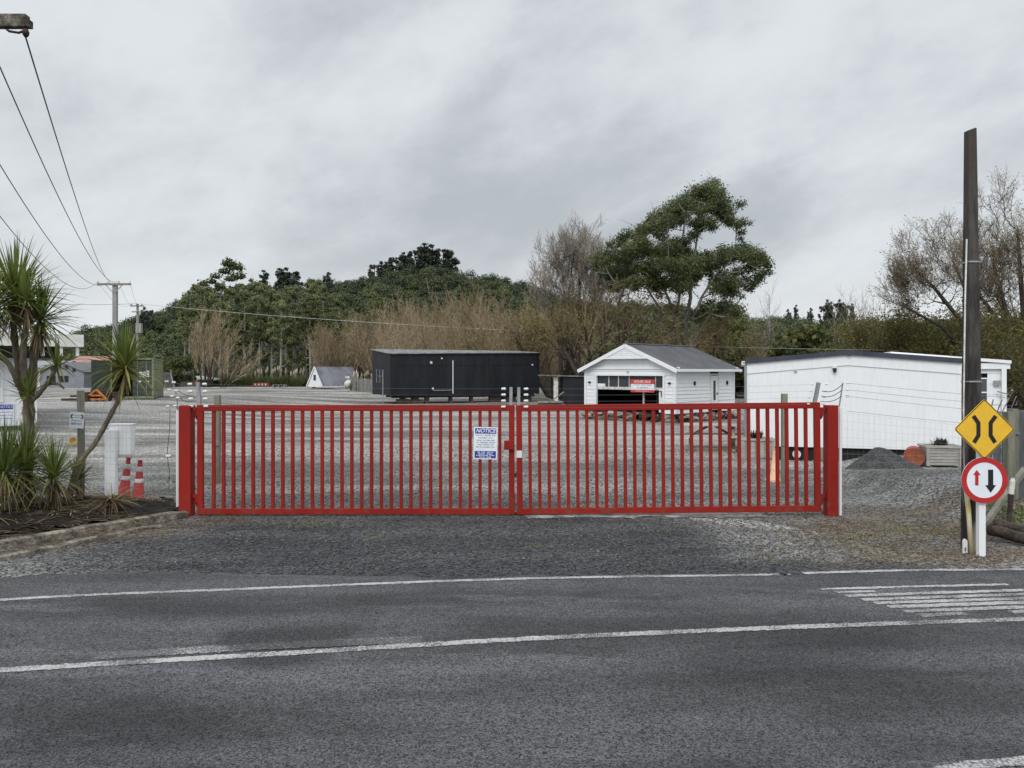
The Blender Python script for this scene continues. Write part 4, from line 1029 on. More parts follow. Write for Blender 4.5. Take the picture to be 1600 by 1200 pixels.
# --- small black shed between the black house and the garage
D = 52; o = Vector((gx(866, D), D, 0)); t = thing('shed', 'small black shed with white corner board between black house and garage', 'shed', o)
w = 3.6; h = hz(588, D)
mb = MB(); mb.hexa([(.6, 0, .05), (w, 0, .05), (w, 3, .05), (.6, 3, .05)], [(.6, 0, h), (w, 0, h-.08), (w, 3, h-.2), (.6, 3, h)]); fixn(mb.build('wall', 'black', t))
mb = MB(); mb.box((.12, .2, h/2), (.30, .06, h-.1)); mb.build('corner_board', 'whitedirty', t)
mb = MB(); mb.box((-.12, .8, h/2), (.08, .08, h)); mb.build('porch_post', 'blackin', t)
mb = MB(); mb.hexa([(-1.0, -.15, h+.03), (w+.1, -.15, h-.06), (w+.1, 3.1, h-.1), (-1.0, 3.1, h+.03)], [(-1.0, -.15, h+.10), (w+.1, -.15, h), (w+.1, 3.1, h-.05), (-1.0, 3.1, h+.1)]); fixn(mb.build('roof', 'lichen', t))
D = 50; t = thing('timber_stack', 'low stack of pale timber on blocks in front of the small black shed', 'timber stack', (gx(856, D), D, 0), R(4))
rr = random.Random(4)
for j in range(3):
    mb = MB(); mb.box((rr.gauss(0, .08), rr.gauss(0, .1), .16+j*.10), (2.2-.3*j, .9, .08), rr.gauss(0, .03)); mb.build('plank_layer', 'palings', t)
for x in (-.7, .7): mb = MB(); mb.box((x, 0, .06), (.18, .9, .12)); mb.build('bearer', 'timberh', t)
mb = MB(); mb.bar((.2, -.2, .42), (1.1, .3, 1.0), .06); mb.bar((.5, .1, .42), (-.9, 0, .9), .05); mb.build('loose_pole', 'timber', t)

# --- A-frame hut
N = at(504, 606.5, 85); zb = N.z; th = R(40); Wg, Lg = 2.85, 5.2
t = thing('hut', 'small A-frame hut with white gable, tiny window and slate roof on the far gravel', 'hut', (N.x, 85, gz(N.x, 85)), 0)
ud = Vector((-math.cos(th), math.sin(th), 0)); vd = Vector((math.sin(th), math.cos(th), 0)); zf = zb-gz(N.x, 85)+.12; za = 2.78-gz(N.x, 85)
ap = ud*Wg/2+Z*za; n1 = Z*zf; n2 = ud*Wg+Z*zf
mb = MB(); mb.prism([(0, zf), (Wg, zf), (Wg/2, za)], lambda a, b: ud*a+Z*b, lambda a, b: ud*a+Z*b+vd*Lg); fixn(mb.build('wall', 'white', t))
fr_ = -vd*.06
for a_, nm in ((n1, 1), (n2, -1)):
    mb = MB(); out = (-ud*nm)*.05+Z*.04; lowp = a_-ud*nm*.12*0+Z*-.02; q = [lowp+out+fr_, lowp+out+vd*(Lg+.12), ap+Z*.08+vd*(Lg+.12), ap+Z*.08+fr_]
    mb.hexa([p-out*.8 for p in q], q); fixn(mb.build('roof', 'slate', t))
    mb = MB(); mb.bar(a_+out+fr_*1.3, ap+Z*.06+fr_*1.3, .05, .14); mb.build('barge_board', 'white', t)
mb = MB(); mb.bar(n1-ud*.08+fr_, n1-ud*.08+vd*Lg, .08, .16); mb.build('fascia', 'white', t)
mb = MB(); wv = ud*(Wg*.5)+Z*(zf+1.05)-vd*.02; mb.box(wv, (.42, .05, .62), -th); mb.build('window', 'glass', t)
mb = MB()
for f in (.1, .5, .9):
    for g in (.2, .8): p = vd*Lg*f+ud*Wg*g; mb.box((p.x, p.y, zf/2), (.35, .35, zf))
mb.build('support_block', 'barkdark', t)
D = 86; o = Vector((gx(545, D), D, gz(gx(545, D), D))); t = thing('water_tank', 'small white rounded tank beside the A-frame hut', 'tank', o); t.scale = (.78, .78, .74)
mb = MB(); mb.lathe([(.2, -.55), (.5, -.45), (.62, -.2), (.62, .2), (.5, .45), (.2, .55)], k=14, M4=Matrix.Translation((0, 0, .62)) @ Matrix.Rotation(R(60), 4, 'Z') @ Matrix.Rotation(R(90), 4, 'X')); mb.build('tank', 'whitedirty', t, True)
mb = MB(); mb.bar((-.2, 0, .9), (.0, 0, 1.75), .1); mb.bar((-.5, 0, 1.7), (.1, 0, 1.75), .08, .25); mb.build('hood', 'whitedirty', t)
mb = MB(); mb.box((0, 0, .06), (.9, .7, .12)); mb.build('base', 'barkdark', t)

# --- far things on the left of the yard
D = 95; o = Vector((gx(326, D), D, gz(gx(326, D), D))); t = thing('trailer', 'low dark trailer with a white sloping top near the bare willow', 'trailer', o)
mb = MB(); mb.hexa([(-1.15, -.7, .95), (1.1, -.7, .78), (1.1, .7, .78), (-1.15, .7, .95)], [(-1.3, -.75, 1.32), (1.15, -.75, .98), (1.15, .75, .98), (-1.3, .75, 1.32)]); fixn(mb.build('top', 'whitedirty', t))
mb = MB(); mb.box((0, 0, .52), (1.9, 1.2, .5)); mb.build('body', 'blackin', t)
for sx in (-.6, .6): mb = MB(); mb.lathe([(.1, -.08), (.3, -.08), (.3, .08), (.1, .08)], k=12, M4=Matrix.Translation((sx, -.66, .3)) @ Matrix.Rotation(R(90), 4, 'X')); mb.build('wheel', 'signblack', t)
mb = MB(); mb.box((-1.35, -.3, .45), (.35, .4, .6)); mb.build('red_box', 'rustred', t)
D = 93; t = thing('road_barrier', 'low red plastic barrier with pale panels on the far gravel', 'barrier', (gx(408, D), D, gz(gx(408, D), D)))
mb = MB(); mb.prism([(-1.0, 0), (1.0, 0), (1.0, .12), (.95, .5), (-.95, .5), (-1.0, .12)], lambda u, v: (u, -.2+.12*(v > .2), v), lambda u, v: (u, .2-.12*(v > .2), v)); fixn(mb.build('body', 'dullred', t))
for k in range(4): mb = MB(); mb.box((-.62+k*.41, -.2, .30), (.14, .05, .2)); mb.build('panel', 'whitedirty', t)
D = 91; t = thing('pallet', 'grey pallet lying flat right of the red barrier', 'pallet', (gx(437, D), D, gz(gx(437, D), D)))
mb = MB()
for k in range(6): mb.box((0, -.45+k*.18, .30), (1.5, .12, .03))
mb.build('deck', 'palings', t); mb = MB()
for x in (-.65, 0, .65): mb.box((x, 0, .14), (.12, 1.0, .28))
mb.build('bearer', 'palings', t)

def paling_fence(label, a, b, h, seed, pitch=.16, gap=.2):
    t = thing('paling_fence', label, 'fence', a); rr = random.Random(seed); d = Vector(b)-Vector(a); n = int(d.length/pitch); mb = MB()
    for i in range(n):
        if rr.random() < .06: continue
        p = d*(i/n); hh = h*(1+rr.gauss(0, .05)); mb.box((p.x, p.y, hh/2+p.z), (pitch*(1-gap), .03, hh), math.atan2(d.y, d.x))
    mb.build('palings', 'palings', t)
    mb = MB(); 
    for z in (.35*h, .8*h): mb.bar(Vector((0, .05, z)), d+Vector((0, .05, z)), .05, .09)
    mb.build('rails', 'palings', t); mb = MB()
    m = max(2, int(d.length/2.4))
    for i in range(m+1): p = d*(i/m); mb.box((p.x, p.y+.1, h*.52+p.z), (.12, .12, h*1.04))
    mb.build('posts', 'timber', t)
g = lambda px, D: Vector((gx(px, D), D, gz(gx(px, D), D)))
paling_fence('weathered grey paling fence beyond the green container', g(252, 88), g(302, 108), 1.75, 1)
paling_fence('weathered grey paling fence between the hut and the black house', g(549, 80), g(592, 74), 1.35, 2, .13, .35)

# green container
C = Vector((gx(240, 48), 48, 0)); C.z = gz(C.x, C.y); v_ = Vector((-.327, .945, 0)); a_ = math.atan2(.327, .945)
t = thing('shipping_container', 'olive green shipping container with one door leaf swung open', 'container', C, a_)
W, L, H = 2.44, 6.0, 2.55   # local x runs left (-W) .. 0
mb = MB(); mb.quad((-W, .05, .12), (-W, L, .12), (-W, L, H), (-W, .05, H)); mb.quad((-W, L, .12), (0, L, .12), (0, L, H), (-W, L, H)); mb.quad((-W, .05, H), (0, .05, H), (0, L, H), (-W, L, H)); mb.quad((-W, .05, .12), (0, .05, .12), (0, L, .12), (-W, L, .12))
n = 40
for i in range(n):
    y0 = .1+(L-.2)*i/n; y1 = .1+(L-.2)*(i+1)/n; q = (0, .035, .035, 0); x0 = q[i % 4]-.04; x1 = q[(i+1) % 4]-.04
    mb.quad((x0, y0, .15), (x1, y1, .15), (x1, y1, H-.08), (x0, y0, H-.08))
mb.build('body', 'contgreen', t)
mb = MB()
for x in (-W+.05, -.05): mb.box((x, .03, H/2+.03), (.12, .12, H))
mb.box((-W/2, .03, H-.02), (W-.24, .12, .12)); mb.box((-W/2, .03, .13), (W-.24, .12, .14)); mb.box((-.03, L/2+.1, H-.03), (.08, L-.2, .1)); mb.box((-.03, L/2+.1, .12), (.08, L-.2, .14)); mb.build('frame', 'contgreen', t)
mb = MB(); mb.box((-.66, .0, H/2), (1.05, .05, H-.3)); d1 = mb.build('door', 'contdark', t)
for x in (-.40, -.9): mb = MB(); mb.tube([(x, -.05, .2), (x, -.05, H-.2)], .022, 6); mb.build('lock_rod', 'galv', d1)
for (x, z, w, h) in ((-.66, 1.55, .34, .36), (-.36, 1.6, .22, .4), (-.4, 1.12, .3, .1), (-.85, 1.12, .3, .1)): mb = MB(); mb.box((x, -.03, z), (w, .006, h)); mb.build('decal', 'whitedirty', d1)
mb = MB(); mb.box((-W-.45, -.45, H/2), (1.15, .05, H-.25), R(40)); mb.build('door', 'contdark', t)
# orange implement
D = 45; o = Vector((gx(152, D), D, 0)); o.z = gz(o.x, D); t = thing('farm_implement', 'orange A-frame farm implement with dark rusty body beside the container', 'implement', o)
mb = MB(); 
for a, b in (((-.65, -.3, .12), (-.02, -.1, .66)), ((.7, -.3, .12), (.02, -.1, .66)), ((-.4, -.25, .34), (.42, -.25, .34)), ((-.65, -.3, .12), (.7, -.3, .12)), ((0, -.1, .66), (0, .9, .5))): mb.bar(a, b, .10, .10)
mb.build('drawbar', 'orange', t, bevel=.01)
mb = MB(); mb.box((0, .7, .35), (2.3, .5, .34)); mb.box((0, .3, .5), (1.0, .3, .3)); mb.build('body', 'darkrust', t, bevel=.03)
for k in range(6): mb = MB(); mb.lathe([(.05, -.02), (.27, -.02), (.27, .02), (.05, .02)], k=14, M4=Matrix.Translation((-1.0+k*.4, .2, .27)) @ Matrix.Rotation(R(75), 4, 'Y')); mb.build('disc', 'darkrust', t)
D = 44.5; o = Vector((gx(118, D), D, 0)); o.z = gz(o.x, D); t = thing('steel_beams', 'dark steel drawbar and beams lying left of the orange implement', 'steel', o)
mb = MB(); mb.bar((-.8, 0, .12), (.5, .1, .12), .14); mb.bar((-.5, .4, .3), (.7, .3, .34), .12); mb.bar((.2, -.05, .12), (.25, .5, .3), .1); mb.box((.5, .2, .2), (.4, .4, .34)); mb.build('beams', 'darkrust', t)

# left office building
o = Vector((gx(55, 30), 30, 0)); zb = .36; zt = 3.3
t = thing('office_building', 'white office building with deep eaves behind the cabbage trees', 'building', o, R(36.9))
mb = MB(); W = 7.5; weatherboards(mb, (-W, 0, 0), X, -Y, W, zb-.1, zt, .2, [(W-1.37-1.0, W-1.13, hz(625, 30), hz(560, 30))]); weatherboards(mb, (0, 0, 0), Y, X, 7, zb-.1, zt, .2); mb.build('wall', 'white', t)
mb = MB(); mb.box((-.03, -.05, (zb+2.9)/2), (.16, .1, 2.9-zb)); mb.build('corner_post', 'white', t)
mb = MB(); mb.box((-1.8, .04, hz(592, 30)), (1.3, .03, 1.6)); wd = mb.build('window', 'brownblind', t)
mb = MB(); mb.box((-1.8, -.03, hz(626, 30)), (1.5, .12, .07)); mb.box((-1.10, -.025, hz(592, 30)), (.09, .09, 1.7)); mb.build('frame', 'white', wd)
ztf = hz(526, 30); zbf = hz(541, 30)
mb = MB(); mb.hexa([(-W-1, -1.2, zbf+.1), (1.45, -1.2, zbf+.1), (1.45, 8, zbf+.1), (-W-1, 8, zbf+.1)], [(-W-1, -1.2, ztf), (1.45, -1.2, ztf), (1.45, 8, ztf+.4), (-W-1, 8, ztf+.4)]); fixn(mb.build('roof', 'whitedirty', t))
mb = MB(); mb.box((-W/2+.3, -1.25, (ztf+zbf)/2+.02), (W+2.4, .05, ztf-zbf+.1)); mb.build('fascia', 'cream', t)
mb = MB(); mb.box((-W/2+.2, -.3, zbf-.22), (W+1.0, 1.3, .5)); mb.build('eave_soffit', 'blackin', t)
for x in (.15, .75, 1.3, -.6): mb = MB(); mb.box((x, -1.05, zbf-.16), (.10, .3, .46)); mb.build('bracket', 'whitedirty', t)
c = Vector((-19.36, 29.38, hz(648, 29.4)))
b = thing('notice_sign', 'white NOTICE board with blue heading on the office wall at far left', 'sign', c, R(36.9))
mb = MB(); mb.box((0, 0, 0), (.52, .01, .85)); mb.build('panel', 'signwhite', b)
mb = MB(); mb.box((0, -.008, .30), (.46, .006, .18)); mb.build('blue_header', 'blue', b)
text_obj('NOTICE', .15, 'signwhite', b, (0, -.013, .30), shear=.2, sx=.8)
mb = MB(); word_bars(mb, 0, .10, .36, .05, -.007, [5, 6], 1); word_bars(mb, 0, -.02, .4, .05, -.007, [8, 4], 2); word_bars(mb, 0, -.14, .38, .05, -.007, [3, 8], 3); mb.build('small_print', 'blue', b)

def simple_house(label, cat, px0, px1, D, pye, pyr, pyb, wallm, roofm, depth=6, gable=False, name='house', wins=()):
    x0, x1 = gx(px0, D), gx(px1, D); o = Vector(((x0+x1)/2, D, gz((x0+x1)/2, D))); w = (x1-x0)/2; t = thing(name, label, cat, o)
    e = hz(pye, D)-o.z; r = hz(pyr, D)-o.z
    mb = MB(); mb.hexa([(-w, 0, -.3), (w, 0, -.3), (w, depth, -.3), (-w, depth, -.3)], [(-w, 0, e), (w, 0, e), (w, depth, e), (-w, depth, e)])
    if gable: mb.poly([(-w, -.002, e), (w, -.002, e), (0, -.002, r)]); mb.poly([(-w, depth+.002, e), (w, depth+.002, e), (0, depth+.002, r)])
    fixn(mb.build('wall', wallm, t)); mb = MB()
    if gable:
        for sg in (-1, 1):
            q = [Vector((0, -.2, r+.05)), Vector((0, depth+.2, r+.05)), Vector((sg*(w+.2), depth+.2, e)), Vector((sg*(w+.2), -.2, e))]; mb.hexa([p-Z*.1 for p in q], q)
    else:
        for yy in (0, 1):
            q = [Vector((-w-.2, depth/2, r)), Vector((w+.2, depth/2, r)), Vector((w+.2, depth*yy+(.3 if yy else -.3), e)), Vector((-w-.2, depth*yy+(.3 if yy else -.3), e))]; mb.hexa([p-Z*.1 for p in q], q)
    fixn(mb.build('roof', roofm, t))
    for (px, py, ww, hh) in wins: mb = MB(); mb.box((gx(px, D)-o.x, -.03, hz(py, D)-o.z), (ww, .05, hh)); mb.build('window', 'signblack', t)
    return t
simple_house('pale house with a low dull red roof beyond the yard at left', 'house', 104, 176, 104, 568, 556, 600, 'whitedirty', 'pinkroof', 7, wins=[(118, 571, .5, .5), (140, 571, .5, .5)])
simple_house('grey gable shed with dark vents in front of the red-roofed house', 'shed', 62, 131, 88, 581, 566, 612, 'shedgrey', 'greyroof', 9, True, 'shed', wins=[(82, 577, .35, .4), (93, 573, .35, .4), (104, 573.5, .35, .4), (116, 578, .35, .4), (80, 592, 1.0, .7), (100, 592, 1.0, .7)])
simple_house('low white outbuilding with pale roof left of the grey shed', 'shed', 30, 92, 96, 574, 563, 604, 'whitedirty', 'galv', 6, name='shed')

# ------------------------------------------------------------------ yard things on the right
def planter(label, px0, px1, D, py, h, rz, verts, seed):
    xc = gx((px0+px1)/2, D); t = thing('planter_box', label, 'planter', (xc, D, gz(xc, D)), rz); w = gx(px1, D)-gx(px0, D); d = .45
    mb = MB(); rr = random.Random(seed)
    if verts:
        n = 7
        for i in range(n): mb.box((-w/2+w*(i+.5)/n, -d/2, h/2), (w/n-.012, .03, h-.06+rr.gauss(0, .006)))
    else:
        n = 6
        for i in range(n): mb.box((0, -d/2, .04+(h-.1)*(i+.5)/n), (w-.12, .03, (h-.1)/n-.010))
    for sx in (-1, 1): mb.box((sx*(w/2-.015), 0, h/2), (.03, d-.03, h-.06))
    mb.box((0, d/2, h/2), (w, .03, h-.06)); mb.build('boards', 'planter', t)
    mb = MB()
    for sx in (-1, 1): mb.box((sx*(w/2-.03), -d/2-.028, h/2), (.08, .024, h-.04))
    mb.box((0, -d/2-.03, h-.03), (w+.06, .05, .06)); mb.box((0, d/2+.02, h-.03), (w+.06, .05, .06))
    for sx in (-1, 1): mb.box((sx*(w/2+.012), 0, h-.034), (.05, d, .05))
    mb.build('trim', 'planter', t)
    mb = MB(); mb.quad((-w/2+.02, -d/2, h-.08), (w/2-.02, -d/2, h-.08), (w/2-.02, d/2, h-.08), (-w/2+.02, d/2, h-.08)); mb.build('soil', 'soilpot', t)
    mb = MB(); rr = random.Random(seed+1)
    for sx in (-.12, .02, .1):
        for k in range(46):
            az = rr.random()*6.28; el = rr.random()*1.3; mb.blade((sx*w+rr.gauss(0, .03), rr.gauss(0, .04), h-.06+rr.random()*.12), (math.cos(az)*math.cos(el), math.sin(az)*math.cos(el), math.sin(el)+.2), .10+.12*rr.random(), .035, .6, 3)
    pl = thing('potted_shrub', 'small dark shrub growing in the '+('planter beside the picnic table' if verts else 'planter beside the rusty drum'), 'shrub', t.location+Vector((.0, 0, 0)), rz)
    mb.build('leaves', 'leafpine', pl)
planter('grey wooden planter of upright boards at the white building\'s left corner', 1158, 1207, 21.3, 712, .56, R(-12), True, 3)
planter('grey wooden planter of level boards between the rusty drum and the pole', 1443.5, 1495, 19.1, 728, .53, R(-8), False, 5)
D = 19.3; t = thing('steel_drum', 'rusty red steel drum lying on its side beside the gravel heap', 'drum', (gx(1428, D), D, .23), R(-28))
mb = MB(); m4 = Matrix.Rotation(R(90), 4, 'X')
mb.lathe([(.05, .35), (.21, .35), (.235, .36), (.235, .33), (.225, .32), (.225, .13), (.235, .12), (.235, .09), (.225, .08), (.225, -.10), (.235, -.11), (.235, -.14), (.225, -.15), (.225, -.35), (.05, -.36)], k=22, M4=m4); mb.build('shell', 'rustred', t)
mb = MB(); mb.lathe([(.01, .352), (.205, .352), (.205, .345)], k=22, M4=m4); mb.build('lid', 'rust', t)
# gravel heap
D = 18.2; cx = gx(1374, D); t = thing('gravel_heap', 'conical heap of dark gravel in front of the long white building', 'gravel heap', (cx, D, 0)); mb = MB(); n, m = 48, 22
for j in range(m+1):
    f = j/m
    for i in range(n):
        a = 2*math.pi*i/n; nx_, ny_ = math.cos(a), math.sin(a); rad = (1.02+.22*nx_+.1*mnoise.noise(Vector((nx_*1.5, ny_*1.5, 0))))*f
        z = .62*(1-f)**1.0*(1-.12*math.exp(-(f/.08)**2))+.05*mnoise.noise(Vector((rad*nx_*3, rad*ny_*3, 2)))*min(1, (1-f)*4)+.014*mnoise.noise(Vector((rad*nx_*16, rad*ny_*16, 2)))-.03*f
        mb.v.append((rad*nx_*.98, rad*ny_*.9, z))
for j in range(m):
    for i in range(n): a = j*n+i; b = j*n+(i+1) % n; mb.f.append((a, a+n, b+n, b))
mb.build('gravel', 'heap', t)
# picnic table
D = 23.2; t = thing('picnic_table', 'weathered timber picnic table with attached benches behind the right gate leaf', 'picnic table', (gx(1112, D), D, 0), R(-14)); Lh = .85
mb = MB()
for k in range(5): mb.box((0, -.30+k*.15, .74), (Lh*2, .135, .04))
mb.build('table_top', 'tabletimber', t)
for sg in (-1, 1):
    mb = MB(); mb.box((0, sg*.66-.07, .43), (Lh*2, .13, .04)); mb.box((0, sg*.66+.07, .43), (Lh*2, .13, .04)); mb.build('bench', 'tabletimber', t)
for x in (-.62, .62):
    for sg in (-1, 1): mb = MB(); mb.bar((x, sg*.22, .72), (x, sg*.62, 0), .09, .045); mb.build('leg', 'timberh', t)
    mb = MB(); mb.bar((x+.05, -.74, .39), (x+.05, .74, .39), .045, .09); mb.bar((x+.04, -.32, .69), (x+.04, .32, .69), .045, .08); mb.build('cross_bar', 'timberh', t)
    mb = MB(); mb.bar((x, 0, .4), (x*.15, 0, .71), .045, .07); mb.build('brace', 'timberh', t)

def timber_pile(label, px0, px1, D0, D1, n, seed):
    a, b = Vector((gx(px0, D0), D0, 0)), Vector((gx(px1, D1), D1, 0)); t = thing('timber_pile', label, 'timber pile', (a+b)/2); rr = random.Random(seed); o = t.location; d = (b-a); ms = ('palings', 'barkdark', 'timberh', 'barkdark', 'planter')
    for k in range(n):
        p = a.lerp(b, rr.random())-o+Vector((0, rr.uniform(-.25, .25), rr.uniform(.04, .34))); q = d.normalized()*rr.uniform(.3, .75)+Vector((rr.gauss(0, .2), rr.gauss(0, .25), 0)); r_ = rr.uniform(-.10, .14)
        mb = MB()
        if k % 3: mb.bar(p-q/2-Z*r_/2, p+q/2+Z*r_/2, rr.uniform(.06, .14), rr.uniform(.06, .12))
        else: mb.tube([p-q/3, p, p+q/3], rr.uniform(.06, .11), 8)
        mb.build('timber', ms[rr.randrange(5)], t)
timber_pile('jumble of old timber and blocks lying in front of the garage door', 917, 1050, 38.2, 35.0, 34, 3)
timber_pile('jumble of old timber and logs along the right side of the garage', 1060, 1148, 35.0, 38.4, 26, 4)
# ------------------------------------------------------------------ power poles and wires
D = 56; o = Vector((gx(180, D), D, 0)); o.z = gz(o.x, D); t = thing('power_pole', 'pale concrete T-shaped power pole with crossarm beyond the cabbage trees', 'power pole', o); H = hz(444, D)-o.z
mb = MB(); mb.bar((0, 0, -.3), (0, 0, H), .30, .24); p_ = mb.build('shaft', 'polegrey', t)
mb = MB(); mb.box((.0, -.16, H-.02), (2.45, .12, .14)); mb.build('crossarm', 'timber', t)
for sg in (-1, 1): mb = MB(); mb.bar((sg*.62, -.17, H-.06), (sg*.08, -.17, H-.62), .05); mb.build('brace', 'galv', t)
far_pts = []
for x in (-1.15, -.35, .35, 1.15):
    mb = MB(); mb.lathe([(.02, 0), (.045, .03), (.05, .10), (.03, .14), (.045, .17), (.02, .2)], (x, -.16, H+.05), 8); mb.build('insulator', 'cream', t, True); far_pts.append(o+Vector((x, -.2, H+.18)))
D2 = 92; o2 = Vector((gx(215, D2), D2, 0)); o2.z = gz(o2.x, D2); t = thing('power_pole', 'distant power pole carrying a grey transformer box', 'power pole', o2); H2 = hz(475, D2)-o2.z
mb = MB(); mb.tube([(0, 0, -.3), (0, 0, H2)], [.2, .14], 8); mb.build('shaft', 'polegrey', t)
mb = MB(); mb.box((0, -.2, H2-.25), (1.6, .12, .14)); mb.box((0, -.2, H2-.95), (1.2, .12, .12)); mb.build('crossarm', 'timber', t)
mb = MB(); mb.box((.36, -.35, hz(513, D2)-o2.z), (.62, .5, 1.15)); mb.lathe([(.06, 0), (.05, .3)], (.25, -.35, hz(505, D2)-o2.z+.05), 8); mb.build('transformer', 'polegrey', t)
for x in (-.6, .0, .6): mb = MB(); mb.lathe([(.03, 0), (.06, .06), (.03, .2)], (x, -.2, H2-.18), 8); mb.build('insulator', 'barkdark', t)
# near pole just out of the frame, its crossarm end shows top left
D3 = 10; o3 = Vector((-7.45, D3, 0)); t = thing('power_pole', 'mossy timber crossarm and pole at the top left edge above the road', 'power pole', o3); za = hz(36, D3)
mb = MB(); mb.tube([(0, .18, -.2), (0, .18, za+.6)], [.17, .13], 12); mb.build('shaft', 'pole', t)
mb = MB(); mb.bar((-1.3, 0, za-.015), (1.19, 0, za-.015), .10, .10); mb.bar((-1.3, .01, za+.075), (1.14, .01, za+.068), .11, .08); mb.build('crossarm', mat('mossy_arm', (.035, .03, .024), (.16, .15, .125), 6, .95, .4, 20, .6), t, bevel=.012)
mb = MB(); mb.tube([(.85, 0, za-.06), (.92, -.03, za-.12), (1.05, -.03, za-.14), (1.13, -.02, za-.10), (1.15, -.02, za-.16)], .016, 8); mb.lathe([(.02, -.19), (.04, -.16), (.045, -.12), (.03, -.09)], (1.13, -.02, za), 8); mb.build('insulator', 'barkdark', t, True)
for x in (.45, -.4, -1.1): mb = MB(); mb.lathe([(.02, 0), (.045, .03), (.05, .10), (.02, .16)], (x, 0, za+.1), 8); mb.build('insulator', 'barkdark', t, True)
def cable(label, pts3, r, m, sag=0, cat='power line', group=None):
    t = None; a, b = Vector(pts3[0]), Vector(pts3[1]); mb = MB(); P = []
    for i in range(41):
        f = i/40; P.append(a.lerp(b, f)-Z*sag*4*f*(1-f))
    mb.tube([p-a for p in P], r, 5, False); o = mb.build('power_line', m); o.location = a; tag(o, label, cat, group); return o
near = [o3+Vector((1.13, -.02, za-.19)), o3+Vector((.45, 0, za+.2)), o3+Vector((-.4, 0, za+.2)), o3+Vector((-1.1, 0, za+.2))]
for k, lab in enumerate(['power line running to the crossarm\'s top left tip, rightmost of four', 'power line second from the right of four between the two left poles', 'power line third from the right of four between the two left poles', 'power line leftmost of four, sagging lowest between the left poles']):
    cable(lab, (near[k], far_pts[3-k] if k else far_pts[1]), .011, 'cable', (.55, 1.15, 1.5, 1.75)[k])
for k, x in enumerate((-.6, 0, .6)):
    cable(('thin power line from the T pole to the transformer pole, left of three', 'thin power line from the T pole to the transformer pole, middle of three', 'thin power line from the T pole to the transformer pole, right of three')[k], (far_pts[(0, 2, 3)[k]], o2+Vector((x, -.2, H2))), .008, 'cable', .9)
D4 = 72; o4 = Vector((gx(818, D4), D4, 0)); t = thing('power_pole', 'thin small pole with short crossarm behind the black house', 'power pole', o4); H4 = hz(517, D4)
mb = MB(); mb.tube([(0, 0, 0), (0, 0, H4)], .07, 8); mb.build('shaft', 'polegrey', t); mb = MB(); mb.box((0, -.05, H4-.06), (.75, .1, .12)); mb.lathe([(.05, 0), (.12, .04), (.12, .12), (.04, .16)], (-.15, -.08, H4-1.15), 8); mb.build('crossarm', 'polegrey', t)
s2 = o2+Vector((0, -.2, H2+.02)); cable('pale service cable crossing in front of the trees to the small pole', (s2, o4+Vector((-.3, -.05, H4))), .022, 'cablelight', .25)
cable('dark cable leaving the transformer pole toward the left', (s2, at(-60, 470, 60)), .018, 'cable', .2)
cable('thin pale wire across the bush between garage and white building', (at(1090, 541, 60), at(1700, 549, 48)), .012, 'cablelight', .1)
# ------------------------------------------------------------------ cabbage trees and tufts
def head_blades(mbs, c, rad, n, rnd, el0=-50, el1=88, droop=.9, w=.036, up=Vector((0, 0, 1)), yel=.2):
    n = int(n*1.08)
    for k in range(n):
        f = (k+.5)/n; el = R(el0+(el1-el0)*(f**.8)+rnd.gauss(0, 8)); az = rnd.random()*6.283
        d = Vector((math.cos(az)*math.cos(el), math.sin(az)*math.cos(el), math.sin(el)))
        if up.z < .999: d = (Z.rotation_difference(up)) @ d
        L = rad*(.78+.4*rnd.random()); m = mbs['y'] if (rnd.random() < yel*(1.6-f*1.4)) else mbs['g']
        m.blade(c+d*.03+Z*rnd.gauss(0, .03), d, L, w*(.8+.4*rnd.random()), droop*(1.15-f)*(.6+.8*rnd.random()), 5)
def skirt(mb, c, rad, n, rnd, w=.03):
    for k in range(n):
        az = rnd.random()*6.283; el = R(rnd.uniform(-75, -10)); d = Vector((math.cos(az)*math.cos(el), math.sin(az)*math.cos(el), math.sin(el)))
        mb.blade(c+Z*rnd.uniform(-.2, .02), d, rad*(.5+.6*rnd.random()), w, 1.3*rnd.random()+.4, 4)
def cabbage(label, base, trunks, heads, seed):
    rnd = random.Random(seed); t = thing('cabbage_tree', label, 'cabbage tree', base); o = Vector(base)
    for pts, rad in trunks:
        mb = MB(); P = px_poly(pts); m = len(P); rr_ = [rad[0]+(rad[1]-rad[0])*i/(m-1) for i in range(m)]
        mb.tube([p-o for p in P], [r_*(1+.10*math.sin(i*1.9)) for i, r_ in enumerate(rr_)], 10, True); mb.build('trunk', 'cordbark', t, True)
    for (px, py, D, rad, n, el0, droop, yel, dead) in heads:
        c = at(px, py, D)-o; g = {'g': MB(), 'y': MB()}
        head_blades(g, c, rad, n, rnd, el0, 88, droop, yel=yel); hd = g['g'].build('leaf_head', 'blade', t); g['y'].build('yellow_leaves', 'bladey', hd)
        if dead: mb = MB(); skirt(mb, c-Z*.05, rad*.8, dead, rnd); mb.build('dead_leaves', 'bladedead', hd)
def px_poly(pts):
    W = [at(*p) for p in pts]; out = []
    for i in range(len(W)-1):
        p0 = W[max(i-1, 0)]; p1 = W[i]; p2 = W[i+1]; p3 = W[min(i+2, len(W)-1)]
        for k in range(5):
            t = k/5; out.append(.5*((2*p1)+(p2-p0)*t+(2*p0-5*p1+4*p2-p3)*t*t+(3*p1-p0-3*p2+p3)*t**3))
    out.append(W[-1]); return out
D = 12.6
